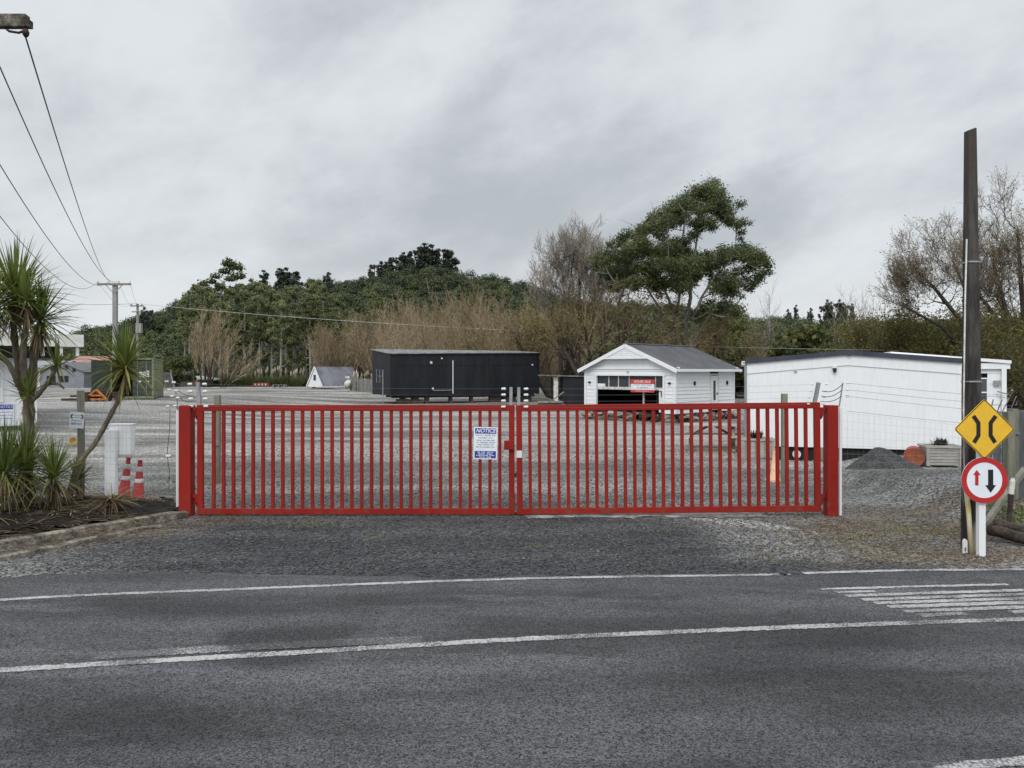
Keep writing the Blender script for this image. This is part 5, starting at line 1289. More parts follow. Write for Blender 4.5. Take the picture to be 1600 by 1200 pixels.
cabbage('tall many-headed cabbage tree with dead leaf skirts at the left edge', at(42, 790, D),
    [([(42, 790, D), (42, 700, D), (45, 650, D), (44, 616, D)], (.105, .085)),
     ([(44, 622, D), (34, 595, D), (27, 560, D+.1), (22, 520, D+.1), (22, 480, D+.1)], (.065, .05)),
     ([(44, 622, D), (38, 590, D-.1), (36, 550, D-.1), (40, 515, D-.1), (42, 480, D-.1)], (.06, .045)),
     ([(46, 625, D), (50, 600, D+.15), (53, 560, D+.2), (57, 530, D+.2), (62, 508, D+.2)], (.07, .055)),
     ([(38, 622, D), (24, 590, D-.2), (12, 566, D-.3), (-4, 556, D-.4), (-16, 545, D-.5)], (.045, .035)),
     ([(46, 630, D), (62, 614, D-.1), (74, 598, D-.15), (84, 584, D-.2), (88, 570, D-.2)], (.042, .024)),
     ([(72, 600, D-.1), (90, 600, D-.1), (100, 607, D-.1)], (.03, .015))],
    [(24, 462, D+.1, .90, 150, -30, .6, .2, 90), (42, 470, D-.1, .62, 70, -25, .7, .2, 60), (63, 500, D+.2, .72, 120, -45, .7, .35, 60),
     (-14, 480, D-.4, .75, 110, -40, .8, .3, 90), (88, 572, D-.2, .42, 34, -60, 2.4, .6, 0), (45, 618, D-.12, .42, 60, -5, .35, .5, 12), (-20, 545, D-.5, .5, 50, -60, 1.0, .5, 40)], 3)
D = 12.75
cabbage('leaning slender young cabbage tree with a single head beside the white cabinet', at(106, 790, D),
    [([(104, 790, D), (112, 755, D), (123, 725, D), (150, 690, D+.1), (172, 650, D+.1), (187, 620, D+.15), (196, 588, D+.15)], (.042, .038)),
     ([(106, 788, D+.1), (116, 760, D+.05), (126, 722, D+.02)], (.03, .035))],
    [(196, 576, D+.15, .74, 130, -42, .75, .6, 12)], 5)
D = 12.4
def tuft(label, px, py, D, rad, n, el0, droop, yel, dead, seed, stem=0):
    b = at(px, py, D); b.z = max(.1, b.z); rnd = random.Random(seed); t = thing('cabbage_tuft', label, 'cabbage tree', (b.x, b.y, .12)); o = t.location
    g = {'g': MB(), 'y': MB()}; c = b-o+Z*.02; head_blades(g, c, rad, n, rnd, el0, 88, droop, w=.026, yel=yel); g['g'].build('leaves', 'blade', t); g['y'].build('yellow_leaves', 'bladey', t)
    if dead: mb = MB(); skirt(mb, c, rad*.85, dead, rnd, .026); mb.build('dead_leaves', 'bladedead', t)
    if b.z > .2: mb = MB(); mb.tube([(0, 0, -.1), (.02, 0, c.z*.5), c], .055, 8); mb.build('stem', 'cordbark', t, True)
tuft('large dark green cabbage tree tuft growing at the left edge of the bed', 8, 742, 11.9, .82, 150, -30, .75, .1, 150, 11)
tuft('dark green tuft with dead skirt between the left edge and the leaning tree', 38, 735, 12.1, .74, 130, -28, .75, .2, 150, 12)
tuft('yellow-green low tuft at the foot of the leaning cabbage tree', 84, 748, 12.2, .62, 120, -25, .8, .5, 90, 13)
tuft('small drooping tuft right behind the leaning cabbage tree base', 122, 752, 12.9, .42, 46, -10, 1.0, .45, 30, 14)
tuft('straggly pale tuft low at the bottom left corner of the bed', -12, 806, 11.2, .50, 44, 0, .9, .6, 50, 15)
# dead clump and litter in the bed
rnd = random.Random(21); b = at(172, 788, 12.3); t = thing('dead_clump', 'brown dead leaf clump slumped in front of the white cabinet post', 'dead plant', (b.x, b.y, .2)); mb = MB()
for k in range(130):
    az = rnd.uniform(0, 6.28); el = R(rnd.uniform(-12, 45)); mb.blade((rnd.gauss(0, .03), rnd.gauss(0, .03), .06), (math.cos(az)*math.cos(el)+.25, math.sin(az)*math.cos(el), math.sin(el)), .28+.32*rnd.random(), .02, 1.2, 4)
mb.build('dead_leaves', 'bladedead', t)
mb = MB()
for k in range(1000):
    x = rnd.uniform(fr[0].x+.2, fr[-1].x-.1); q = 800+x/12*F; y = rnd.uniform(10.4, 13.6)
    if mnoise.noise(Vector((x*1.1, y*1.3, 9))) < rnd.uniform(-.35, .3): continue
    z = bed_z(x, y)
    if z < .04: continue
    az = rnd.gauss(0, .9)+(3.14 if rnd.random() < .5 else 0); mb.blade((x, y, z+.012+.03*rnd.random()), (math.cos(az), math.sin(az), .08), .10+.40*rnd.random()**1.5, .010+.012*rnd.random(), .25, 3)
for k in range(500):
    px = rnd.uniform(-60, 380); py = 850-px*.12+abs(rnd.gauss(0, 13)); p = on_ground(px, py); az = rnd.uniform(-.9, .9); mb.blade((p.x, p.y, .012), (math.cos(az), math.sin(az), .0), .05+.2*rnd.random(), .012, .0, 2)
stuff(mb.build('leaf_litter', 'straw'), 'dry straw-coloured leaf litter over the garden bed and gravel edge', 'litter')
mb = MB()
for k in range(900):
    px = rnd.uniform(1180, 1680); py = 820+rnd.random()*60; p = on_ground(px, py); az = rnd.uniform(0, 6.28); 
    if p.y < 9.3: continue
    mb.blade((p.x, p.y, .010+bank(p.x, p.y)), (math.cos(az), math.sin(az), .06), .04+.10*rnd.random()**2, .016, .0, 2)
stuff(mb.build('leaf_litter', 'straw'), 'brown leaf litter scattered on the gravel shoulder right of the gate', 'litter')
mb = MB()
for k in range(2600):
    x = rnd.uniform(7.35, 10.5); y = rnd.uniform(10.9, 12.0)
    if mnoise.noise(Vector((x*1.6, y*1.6, 0))) < -.12: continue
    az = rnd.uniform(0, 6.28); mb.blade((x, y, gz(x, y)-.01), (math.cos(az)*.6, math.sin(az)*.6, 1), .04+.08*rnd.random(), .012, .8, 3)
stuff(mb.build('grass', 'turf'), 'bright green grass on the bank behind the road signs', 'grass')
mb = MB()
for cx, cy, n, s in ((2.2, 25, 500, 1.6), (-6.6, 15.6, 300, 1.0), (-4.4, 15.9, 300, 1.0), (6.3, 11.4, 260, .5), (4.9, 10.9, 200, .5), (5.9, 22.4, 500, 1.0), (-3.2, 11.9, 120, .4)):
    for k in range(n):
        x = cx+rnd.gauss(0, s); y = cy+rnd.gauss(0, s*.4); az = rnd.uniform(0, 6.28); mb.blade((x, y, gz(x, y)-.01), (math.cos(az), math.sin(az), .7), .03+.06*rnd.random(), .014, .8, 2)
stuff(mb.build('weeds', 'bladey'), 'low weeds in patches on the gravel near the gate', 'weeds')
# loose stones, a layer of real pebbles over the drive, the shoulder and the near yard
def stones(n, xr, yr, s0, s1, keep, seed):
    g = np.random.default_rng(seed); x = g.uniform(*xr, n); y = yr[0]+(yr[1]-yr[0])*g.random(n)**1.25
    k = np.array([keep(a, b) for a, b in zip(x, y)]); x, y = x[k], y[k]; n = len(x); z = np.array([gz(a, b) for a, b in zip(x, y)])
    base = np.array([(1, 0, 0), (0, 1, 0), (-1, 0, 0), (0, -1, 0), (0, 0, .75), (0, 0, -.6)], float); sz = s0+(s1-s0)*g.random(n)**2.2
    V = base[None]*(1+g.uniform(-.4, .4, (n, 6, 1))); V = V+g.uniform(-.28, .28, (n, 6, 3)); an = g.uniform(0, 6.283, n); c, s_ = np.cos(an)[:, None], np.sin(an)[:, None]
    X_ = V[..., 0]*c*1.25-V[..., 1]*s_; Y_ = V[..., 0]*s_*1.25+V[..., 1]*c; V = np.stack([X_, Y_, V[..., 2]], -1)*sz[:, None, None]+np.stack([x, y, z+sz*.25], -1)[:, None]
    T = np.array([(0, 1, 4), (1, 2, 4), (2, 3, 4), (3, 0, 4), (1, 0, 5), (2, 1, 5), (3, 2, 5), (0, 3, 5)]); Fs = (T[None]+6*np.arange(n)[:, None, None]).reshape(-1)
    return V.reshape(-1, 3), Fs
def road_edge(x): 
    for a, b in zip(ec, ec[1:]):
        if a.x <= x <= b.x: return a.y+(b.y-a.y)*(x-a.x)/(b.x-a.x)
    return 9
def on_drive(x, y):
    e = road_edge(x)
    lim = e+.10+.95*ss(900, -100, 800+x/y*F)*.9
    if y < lim-.35 or (y < lim+.5 and rnd.random() > ((y-lim+.35)/.85)**2.2): return False
    if mnoise.noise(Vector((x*.9, y*1.4, 4))) < rnd.uniform(-.6, .15): return False
    if x < -4.6 and y > 10.95+(x+8.6)*.62 and y < 13.7: return False
    return True
M_ = [stones(46000, (-9.5, 9.8), (8.6, 13.2), .004, .016, on_drive, 1), stones(17000, (-8, 11), (13.2, 24), .007, .022, lambda x, y: abs(x) < y*.68 and not (x < -5 and y < 13.8), 2)]
V = np.concatenate([m[0] for m in M_]); Fs = np.concatenate([M_[0][1], M_[1][1]+len(M_[0][0])]); me = bpy.data.meshes.new('loose_gravel'); nf = len(Fs)//3
me.vertices.add(len(V)); me.vertices.foreach_set('co', V.astype(np.float32).ravel()); me.loops.add(len(Fs)); me.loops.foreach_set('vertex_index', Fs.astype(np.int32))
me.polygons.add(nf); me.polygons.foreach_set('loop_start', np.arange(0, 3*nf, 3, dtype=np.int32)); me.polygons.foreach_set('loop_total', np.full(nf, 3, dtype=np.int32)); me.update(); me.validate()
m_, t_, b_ = newmat('gravel_stones'); i_ = t_.island(); p_ = t_.pos(); sx_ = t_.sep(p_)
cc = t_.mix(t_.mr(i_, .0, 1, 0, 1, False), (.035, .0355, .0365), (.145, .143, .138)); cc = t_.mix(t_.mr(i_, .97, .975), cc, (.24, .235, .225))
br = t_.mul(t_.mr(t_.math('ADD', sx_[0], t_.mul(t_.noise(p_, .8, 4), 2.2)), 4.8, 6.2), t_.mr(sx_[1], 14, 13)); cc = t_.mix(t_.mul(br, t_.mr(t_.noise(p_, 3, 4), .35, .6), .7), cc, (.17, .13, .085))
yd = t_.mr(sx_[1], 12.8, 14); cc = t_.mix(yd, cc, t_.mix(1.0, cc, (1.6, 1.58, 1.5), 'MULTIPLY'))
t_.put(b_.inputs['Base Color'], cc); b_.inputs['Roughness'].default_value = .85
stuff(link('loose_gravel', me, m_), 'loose grey gravel stones lying on the driveway, shoulder and near yard', 'gravel')

# ------------------------------------------------------------------ trees
def tree_thing(name, label, cat, loc, trunk, crown, trunkm, crownm, group=None, rz=0):
    t = thing(name, label, cat, loc, rz, group)
    if trunk is not None: trunk.build('trunk', trunkm, t, True)
    if crown is not None:
        if isinstance(crown, MB): crown.build('twigs', crownm, t)
        else: link('crown', crown, crownm, t)
    return t
def seg_split(S):  # thick limbs in 'trunk', fine levels in 'twigs'
    pass
def bare(name, label, loc, stems, S, seed, trunkm, twigm, leafm=None, leafn=0, leafs=.1, group=None, spread=.35):
    rnd = random.Random(seed); mbt = MB(); tips = []
    class Split(MB): pass
    mbw = MB()
    class Router:
        def tube(s, pts, rad, k, cap=True): (mbt if rad[0] > S['fine'] else mbw).tube(pts, rad, k, cap)
    rt = Router()
    for (p, d, L, r) in stems: grow(rt, tips, p, d, L, r, 0, S, rnd)
    t = thing(name, label, 'tree', loc, 0, group)
    mbt.build('trunk', trunkm, t, True); mbw.build('twigs', twigm, t)
    if leafm:
        pts = np.array([tuple(q[0]) for q in tips]); idx = RNG.integers(0, len(pts), leafn); p = pts[idx]+RNG.normal(size=(leafn, 3))*spread
        nn = RNG.normal(size=(leafn, 3)); nn /= np.linalg.norm(nn, axis=1, keepdims=True)
        link('leaves', leaves_mesh('leaves', p, nn, leafs*(.6+.8*RNG.random(leafn)), 1.9), leafm, t)
    return t
def crown_bare(name, label, bpx, D, stems, ells, n, seed, trunkm, twigm, leafm=None, leafn=0, leafs=.06, tw=1.1, depth=1.0):
    "leafless tree: limbs reach to points filling a rounded crown, each ending in a spray of fine upswept twigs"
    rg = random.Random(seed); base = Vector((gx(bpx, D), D, 0)); tg = []
    while len(tg) < n:
        cx, cy, rx, ry = rg.choice(ells); v = Vector((rg.gauss(0, 1), rg.gauss(0, 1), rg.gauss(0, 1))).normalized()*rg.random()**.42
        tg.append(at(cx+v.x*rx, cy-v.z*ry, D+v.y*rx/F*D*depth)-base)
    mbt, mbw = MB(), MB(); nb = len(stems)
    guided_tree(mbt, [[at(px, py, D+dd)-base for px, py, dd in s[0]] for s in stems], [s[1] for s in stems], tg, rg, .05, .013, 4)
    S = dict(seg=[3, 3, 2], wig=[.12, .16, .2], up=[.08, .10, .06], taper=[.4, .4, .5], k=[3, 3, 3], n=[6, 4], t0=[.15, .2], ang=[32, 34], lr=[.55, .5], rr=[.75, .75], rmin=.0075*D/45, fine=1)
    tips = []; top = max(s[0][0][1] for s in stems)
    root = Vector((0, 0, 1.5))
    for t_ in tg:
        o = (t_-root).normalized()
        for q in range(2):
            d = (o+Vector((rg.gauss(0, .4), rg.gauss(0, .4), rg.gauss(.15, .3)))).normalized(); grow(mbw, tips, t_, d, tw*rg.uniform(.7, 1.25), .013*D/45, 0, S, rg)
    t = thing(name, label, 'tree', base); mbt.build('trunk', trunkm, t, True); mbw.build('twigs', twigm, t)
    if leafm:
        pts = np.array([tuple(q[0]) for q in tips]); p = pts[RNG.integers(0, len(pts), leafn)]+RNG.normal(size=(leafn, 3))*.15; nn = RNG.normal(size=(leafn, 3)); nn /= np.linalg.norm(nn, axis=1, keepdims=True)
        link('leaves', leaves_mesh('leaves', p, nn, leafs*(.6+.8*RNG.random(leafn)), 1.9), leafm, t)
    return t
def fan(n, rnd, a0, a1, L, r, sp=.2, lean=(0, 0)):
    out = []
    for i in range(n):
        az = i*2.4+rnd.random()*.6; a = R(rnd.uniform(a0, a1)); d = Vector((math.cos(az)*math.sin(a)+lean[0], math.sin(az)*math.sin(a)+lean[1], math.cos(a)))
        out.append((Vector((math.cos(az)*sp, math.sin(az)*sp, -.1)), d, L*rnd.uniform(.8, 1.1), r*rnd.uniform(.8, 1.2)))
    return out
rnd = random.Random(77)
# vase shaped brown shrubs behind the black house
SV = dict(seg=[6, 4, 3, 2], wig=[.07, .11, .15, .2], up=[.05, .12, .14, .10], taper=[.25, .3, .4, .5], k=[5, 4, 3, 3], n=[12, 6, 4], t0=[.15, .15, .2], ang=[24, 26, 28], lr=[.42, .48, .5], rr=[.45, .6, .6], rmin=.010, fine=.035)
GS = 'brown leafless shrubs behind the black house'
vases = [bare('bare_shrub', 'brown leafless twiggy shrub in the dense thicket behind the black house', (0, 0, 0), fan(8, random.Random(s), 4, 30, 6.2, .07), SV, s, 'bark', 'twigbrown', 'leafochre', 500, .09, GS, .3) for s in (1, 2, 3, 4, 5)]
ii = 0
def put(protos, loc, rz, sc, **k):
    global ii
    p = protos[ii % len(protos)]
    if not p.get('used'):
        p['used'] = 1; p.location = loc; p.rotation_euler = (0, 0, rz); p.scale = (sc,)*3 if not hasattr(sc, '__len__') else sc
        for a, b in k.items():
            if b: p[a] = b
        o = p
    else: o = dup(p, loc, rz, sc, **k)
    ii += 1
    return o
def prof(px): return interp([480, 520, 560, 600, 660, 720, 790, 830, 880], [514, 502, 492, 474, 466, 461, 459, 466, 480], px)
for row, (Dr, dpy) in enumerate(((88, 0), (74, 24))):
    for px in range(500 if row == 0 else 604, 900, 28 if row == 0 else 36):
        q = px+rnd.uniform(-10, 10); D = Dr+rnd.uniform(-3, 3)+(9 if px < 600 else 0); g_ = gz(gx(q, D), D); h = hz(prof(q)+dpy+rnd.uniform(-5, 8), D)-g_; sc = h/7.9
        put(vases, (gx(q, D), D, g_), rnd.random()*6, (sc*.95, sc*.95, sc))
# left bare willow
SW = dict(SV, n=[12, 7, 4], ang=[20, 24, 26], t0=[.25, .15, .2])
t = bare('bare_willow', 'brown leafless fan-shaped willow standing at the left of the eucalyptus stand', at(322, 597, 92), fan(9, random.Random(5), 3, 24, 7.6, .10, .3), SW, 5, 'barkdark', 'twigbrown', 'leafochre', 300, .09)
t.location.z = .2; t.scale = (.92, .92, .98)
SW2 = dict(SV, n=[10, 6, 4], up=[.02, .05, .08, .08])
t = bare('bare_willow', 'spreading leafless willow leaning right beside the fan-shaped willow', at(345, 598, 90), fan(4, random.Random(6), 20, 42, 6.2, .08, .2, (.35, 0)), SW2, 8, 'barkdark', 'twigbrown'); t.location.z = .3

# big gum tree, its clumps placed as in its real crown
D = 60
gum = [(1108,302,22),(1122,313,20),(1082,307,18),(1134,327,15),(1056,325,18),(1039,333,16),(1019,339,10),(1065,340,14),(1096,345,14),(1111,353,12),(1139,345,12),(1160,348,9),(1085,367,10),(1013,356,14),(1033,362,12),(981,368,13),(967,379,12),(1001,365,12),
 (941,405,17),(964,399,17),(993,394,20),(1010,388,16),(1039,394,22),(1062,385,16),(1082,408,20),(1056,414,20),(1024,414,22),(981,417,20),(953,425,18),(964,440,14),(999,437,17),(1027,440,20),(1053,440,20),(1076,431,18),(1099,414,18),(1113,408,16),
 (1131,394,14),(1148,396,16),(1168,396,17),(1188,408,15),(1198,425,10),(1182,437,13),(1154,425,13),(1172,418,13),(1136,440,14),(1119,451,14),(1145,457,13),(1050,483,12),(1090,495,12),(1108,478,16),(1131,481,17),(1152,484,13),(1097,325,14),(1048,352,10),(1072,322,14)]
rg = random.Random(31); base = Vector((gx(1066, D), D, 0)); cl, rd = [], []
for (px, py, r_) in gum:
    d_ = D+rg.gauss(0, 2.2); p = at(px, py, d_)-base; cl.append(tuple(p)); rd.append(r_/F*d_*1.2)
    for _ in range(1 if r_ < 14 else 2): q_ = at(px+rg.gauss(0, r_*.75), py+rg.gauss(2, r_*.55), D+rg.gauss(0, 2.8))-base; cl.append(tuple(q_)); rd.append(r_/F*D*rg.uniform(.4, .7))
    if r_ >= 14: p = at(px+rg.uniform(-14, 14), py+rg.uniform(-5, 12), D+rg.gauss(0, 3.2))-base; cl.append(tuple(p)); rd.append(r_/F*D*.95)
mb = MB(); tr = lambda pts: [at(px, py, D+dd)-base for px, py, dd in pts]
guided_tree(mb, [tr([(1068, 640, 0), (1062, 540, 0), (1056, 500, .3), (1046, 470, .5), (1036, 448, .6)]), tr([(1066, 640, 0), (1071, 540, 0), (1072, 500, -.3), (1079, 465, -.4), (1077, 430, -.3), (1086, 395, -.2), (1090, 365, 0), (1104, 330, 0)]), tr([(1066, 640, .5), (1058, 545, .6), (1056, 500, .9), (1062, 460, 1.1), (1058, 420, 1.3), (1066, 380, 1.2), (1070, 340, 1)]), tr([(1072, 640, -.5), (1080, 540, -.8), (1082, 500, -1), (1096, 465, -1.2), (1118, 430, -1), (1140, 410, -.8)]), tr([(1064, 640, .2), (1050, 540, .6), (1030, 480, 1), (1010, 450, 1.2)]), tr([(1070, 600, 0), (1085, 530, -.5), (1110, 490, -.8), (1135, 470, -1)])],
            [(.24, .08), (.22, .04), (.16, .04), (.16, .05), (.18, .06), (.14, .05)], cl, rg)
for k in range(110):
    a_ = Vector(rg.choice(cl)); b_ = min((Vector(c_) for c_ in cl if 1.0 < (Vector(c_)-a_).length), key=lambda q: (q-a_).length*(.6+rg.random()))
    if (b_-a_).length < 2.6: cl.append(tuple(a_.lerp(b_, rg.uniform(.3, .7))+Vector((0, 0, rg.uniform(-.3, .1))))); rd.append(rg.uniform(.35, .6))
P_, N_ = clump_points(cl, rd, 900, .88, .4, .5, .75)
P_ = P_+RNG.normal(size=P_.shape)*.09
tree_thing('gum_tree', 'tall spreading green gum tree with pale limbs behind the white garage', 'tree', base, mb, leaves_mesh('crown', P_, N_, .078*(.6+.8*RNG.random(len(P_))), 2.4), 'barkpale', 'leafgum')

# bare poplar group and brown willows by the gum tree
SP = dict(seg=[8, 5, 4, 3], wig=[.05, .09, .12, .15], up=[.0, .05, .07, .04], taper=[.2, .25, .4, .5], k=[7, 5, 3, 3], n=[18, 11, 8], t0=[.42, .15, .15], ang=[32, 30, 34], lr=[.36, .42, .42], rr=[.42, .55, .6], rmin=.017, fine=.05)
crown_bare('bare_poplar', 'tall grey leafless tree left of the gum tree behind the garage', 902, 63, [([(880, 640, 0), (876, 560, 0), (862, 490, .5), (848, 440, .8)], (.2, .07)), ([(892, 640, -.3), (890, 560, -.3), (884, 480, -.5), (876, 410, -.6)], (.2, .06)), ([(902, 640, .2), (904, 560, .2), (906, 470, .3), (904, 390, .2)], (.22, .05)), ([(914, 640, .1), (920, 550, .2), (930, 480, .6), (940, 420, .8)], (.2, .06)), ([(922, 640, -.2), (936, 560, -.4), (958, 500, -.8), (975, 450, -1)], (.17, .06)), ([(896, 640, .6), (894, 540, 1), (888, 460, 1.6), (896, 400, 1.8)], (.17, .05))],
           [(900, 432, 70, 68), (880, 455, 58, 45), (945, 440, 50, 55), (900, 400, 45, 42)], 380, 9, 'barkdark', 'twiggrey', tw=1.25)
SL = dict(seg=[7, 5, 4, 3], wig=[.09, .13, .16, .2], up=[.0, .03, .05, .04], taper=[.3, .3, .4, .5], k=[7, 5, 3, 3], n=[8, 6, 5], t0=[.50, .2, .15], ang=[36, 36, 36], lr=[.48, .45, .45], rr=[.5, .55, .6], rmin=.011, fine=.05)
bare('brown_willow', 'brown spreading tree with dark stems just behind the small black shed', Vector((gx(868, 64), 64, 0)), fan(7, random.Random(12), 8, 40, 7.6, .19, .4), SL, 12, 'barkdark', 'twigdark', 'leafochre', 2600, .10)
bare('brown_willow', 'brown spreading tree with several dark stems behind the left of the garage', Vector((gx(930, 56), 56, 0)), fan(8, random.Random(13), 8, 36, 7.6, .2, .5), SL, 13, 'barkdark', 'twigdark', 'leafochre', 2600, .10)
bare('brown_willow', 'brown leaning tree with dark limbs between poplar and gum trunk', Vector((gx(985, 58), 58, 0)), fan(6, random.Random(14), 20, 52, 7.0, .18, .4, (.1, 0)), SL, 14, 'barkdark', 'twigdark', 'leafochre', 2000, .10)
bare('brown_willow', 'thin brown tree right of the gum trunk behind the garage roof', Vector((gx(1125, 64), 64, 0)), fan(4, random.Random(15), 4, 26, 6.0, .12, .4), SL, 15, 'barkdark', 'twigbrown', 'leafochre', 3500, .10)
bare('brown_willow', 'low brown tree in the gap between the black house and the shed', Vector((gx(818, 68), 68, 0)), fan(5, random.Random(16), 10, 45, 6.3, .13, .4), SL, 16, 'barkdark', 'twigochre', 'leafochre', 2500, .11)

# willows on the right
D = 42
SR = dict(seg=[8, 6, 5, 3], wig=[.07, .10, .13, .18], up=[.02, .05, .05, .03], taper=[.25, .25, .35, .5], k=[8, 5, 3, 3], n=[17, 11, 7], t0=[.25, .15, .12], ang=[30, 32, 32], lr=[.46, .42, .42], rr=[.45, .5, .6], rmin=.008, fine=.05)
g_ = lambda px, D: Vector((gx(px, D), D, 0))
crown_bare('bare_willow', 'large half-bare willow with dark limbs rising behind the timber pole', 1600, 42, [([(1598, 640, 0), (1590, 560, 0), (1570, 480, .3), (1552, 410, .5)], (.24, .07)), ([(1604, 640, 0), (1604, 540, .2), (1596, 450, .5), (1590, 360, .6)], (.24, .06)), ([(1612, 640, 0), (1622, 540, -.2), (1630, 450, -.4), (1640, 370, -.5)], (.22, .06)), ([(1600, 600, 0), (1580, 530, -.6), (1545, 480, -1), (1520, 450, -1.2)], (.17, .06))],
           [(1585, 385, 72, 92), (1545, 430, 50, 60), (1640, 400, 60, 95)], 210, 18, 'barkdark', 'twigochre', 'leafolive', 3600, .05, 1.1)
bare('bare_willow', 'large willow partly cut by the right edge of the picture', g_(1690, 46), fan(6, random.Random(19), 6, 34, 9.4, .22, .5), SR, 19, 'barkdark', 'twigochre', 'leafolive', 9000, .055)
crown_bare('bare_willow', 'leaning half-bare willow spreading left above the long white building', 1545, 50, [([(1548, 640, 0), (1535, 560, 0), (1500, 500, .3), (1460, 450, .5), (1425, 415, .6)], (.24, .06)), ([(1552, 640, 0), (1540, 540, .4), (1515, 470, .8), (1490, 410, 1)], (.22, .06)), ([(1545, 640, 0), (1520, 560, -.5), (1470, 510, -1), (1415, 480, -1.2)], (.2, .06))],
           [(1450, 425, 58, 55), (1500, 405, 48, 55), (1420, 455, 38, 42)], 150, 20, 'barkdark', 'twigochre', 'leafolive', 2800, .055, 1.2)
SLO = dict(SL, n=[12, 8, 5], up=[-.01, .0, .0, -.02])
bare('olive_willow', 'low dense olive willow mass behind the ridge of the long white building', g_(1420, 56), fan(8, random.Random(22), 15, 55, 5.6, .14, .6), SLO, 22, 'barkdark', 'twigochre', 'leafolive', 26000, .085, spread=.45)
bare('olive_willow', 'low dense olive willow mass left of the timber pole', g_(1485, 54), fan(8, random.Random(23), 15, 60, 5.4, .14, .6), SLO, 23, 'barkdark', 'twigochre', 'leafolive', 26000, .08, spread=.45)
bare('olive_willow', 'low dense olive willow mass right of the timber pole', g_(1565, 50), fan(8, random.Random(24), 15, 60, 5.2, .14, .6), SLO, 24, 'barkdark', 'twigochre', 'leafolive', 26000, .08, spread=.45)
bare('olive_willow', 'dark olive willow mass at the right edge behind the board fence', g_(1640, 38), fan(8, random.Random(25), 15, 60, 5.0, .14, .6), SLO, 25, 'barkdark', 'twigochre', 'leafolive', 26000, .075, spread=.4)
SB = dict(seg=[7, 5, 4], wig=[.05, .1, .14], up=[.06, .12, .1], taper=[.2, .3, .5], k=[6, 4, 3], n=[14, 7], t0=[.25, .15], ang=[30, 30], lr=[.34, .42], rr=[.45, .6], rmin=.012, fine=.04)
for px, D, h, s, lab in ((1335, 74, 8.6, 41, 'thin pale leafless sapling above the ridge of the white building'), (1348, 78, 9.4, 42, 'thin pale leafless sapling just right of the white building ridge'), (1388, 70, 9.2, 43, 'leafless twiggy tree above the right slope of the white building'), (1196, 84, 9, 44, 'small leafless tree right of the gum tree crown'), (1180, 66, 6.4, 45, 'thin leafless sapling among the bushes right of the garage')):
    bare('bare_sapling', lab, g_(px, D), fan(3, random.Random(s), 2, 14, h, .08, .15), SB, s, 'barkpale', 'twiggrey')

# leafy bushes behind the garage and white building
def bush_proto(seed, leafm, per=420, label='', group='', name='bush', ls=.15):
    r_ = random.Random(seed); cl, rd = [], []
    for k in range(15):
        a = r_.random()*6.28; q = r_.random()**.6*1.5; h = r_.uniform(.5, 2.7)*(1-.15*q); cl.append((q*math.cos(a), q*math.sin(a), h)); rd.append(r_.uniform(.45, .8))
    mb = MB(); guided_tree(mb, [[(0, 0, -.1), (.05, 0, .6), (0, .1, 1.2)]], [(.12, .06)], cl, r_, rtip=.015)
    P, N = clump_points(cl, rd, per, .8, .5, .8)
    return tree_thing(name, label, 'bush', (0, 0, 0), mb, leaves_mesh('crown', P, N, ls*(.7+.6*RNG.random(len(P))), 1.6), 'barkdark', leafm, group)
GB = 'leafy bushes behind the garage and the white building'
bushes = [bush_proto(51, 'leafbush', 420, 'rounded green bush in the scrub behind the garage and the white building', GB), bush_proto(52, 'leafgum', 420, 'rounded green bush in the scrub behind the garage and the white building', GB), bush_proto(53, 'leafbush', 360, 'rounded green bush in the scrub behind the garage and the white building', GB), bush_proto(54, 'leafochre', 300, 'rounded green bush in the scrub behind the garage and the white building', GB)]
bushes[3]['label'] = 'tawny rounded bush in the scrub behind the garage and the white building'; bushes[3]['group'] = 'tawny bushes in the scrub'
ii = 0; rnd = random.Random(5)
for D, y0, n, a, b in ((72, 520, 11, 1110, 1480), (84, 500, 12, 1100, 1500), (100, 488, 12, 1090, 1640), (66, 545, 8, 1060, 1330)):
    for k in range(n):
        px = a+(b-a)*(k+.5)/n+rnd.uniform(-12, 12); d = D+rnd.uniform(-4, 4); top = y0+rnd.uniform(-14, 22)
        if px > 1400: top += 10
        h = hz(top, d); put(bushes, (gx(px, d), d, 0), rnd.random()*6, h/3.2*Vector((1, 1, 1)) if False else (h/3.4,)*3)
# eucalyptus stand on the left
GE = 'eucalyptus trees in the stand beyond the yard'
def euc(seed):
    r_ = random.Random(seed); cl, rd = [], []; H = 14
    for k in range(34):
        f = r_.random(); h = H*(.50+.48*f); q = (.7+1.35*math.sin(min(1, (1-f)*1.3+.15)*math.pi*.6))*r_.random()**.5; a = r_.random()*6.28; cl.append((q*math.cos(a), q*math.sin(a), h)); rd.append(r_.uniform(.42, .85)*(1.1-.3*f))
    for k in range(4): a = r_.random()*6.28; cl.append((1.6*math.cos(a), 1.6*math.sin(a), H*r_.uniform(.2, .4))); rd.append(r_.uniform(.35, .6))
    mb = MB(); x = r_.gauss(0, .25); guided_tree(mb, [[(0, 0, -.2), (x*.3, .05, H*.3), (x, 0, H*.6), (x*.6, 0, H*.9)]], [(.23, .07)], cl, r_, rtip=.03)
    P, N = clump_points(cl, rd, 420, .85, .35, .7, .75)
    return tree_thing('eucalyptus_tree', 'slender eucalyptus with pale trunk in the tall stand beyond the yard', 'tree', (0, 0, 0), mb, leaves_mesh('crown', P, N, .16*(.7+.6*RNG.random(len(P))), 2.0), 'barkpale', 'leafstand', GE)
eucs = [euc(s) for s in (61, 62, 63, 64)]; ii = 0
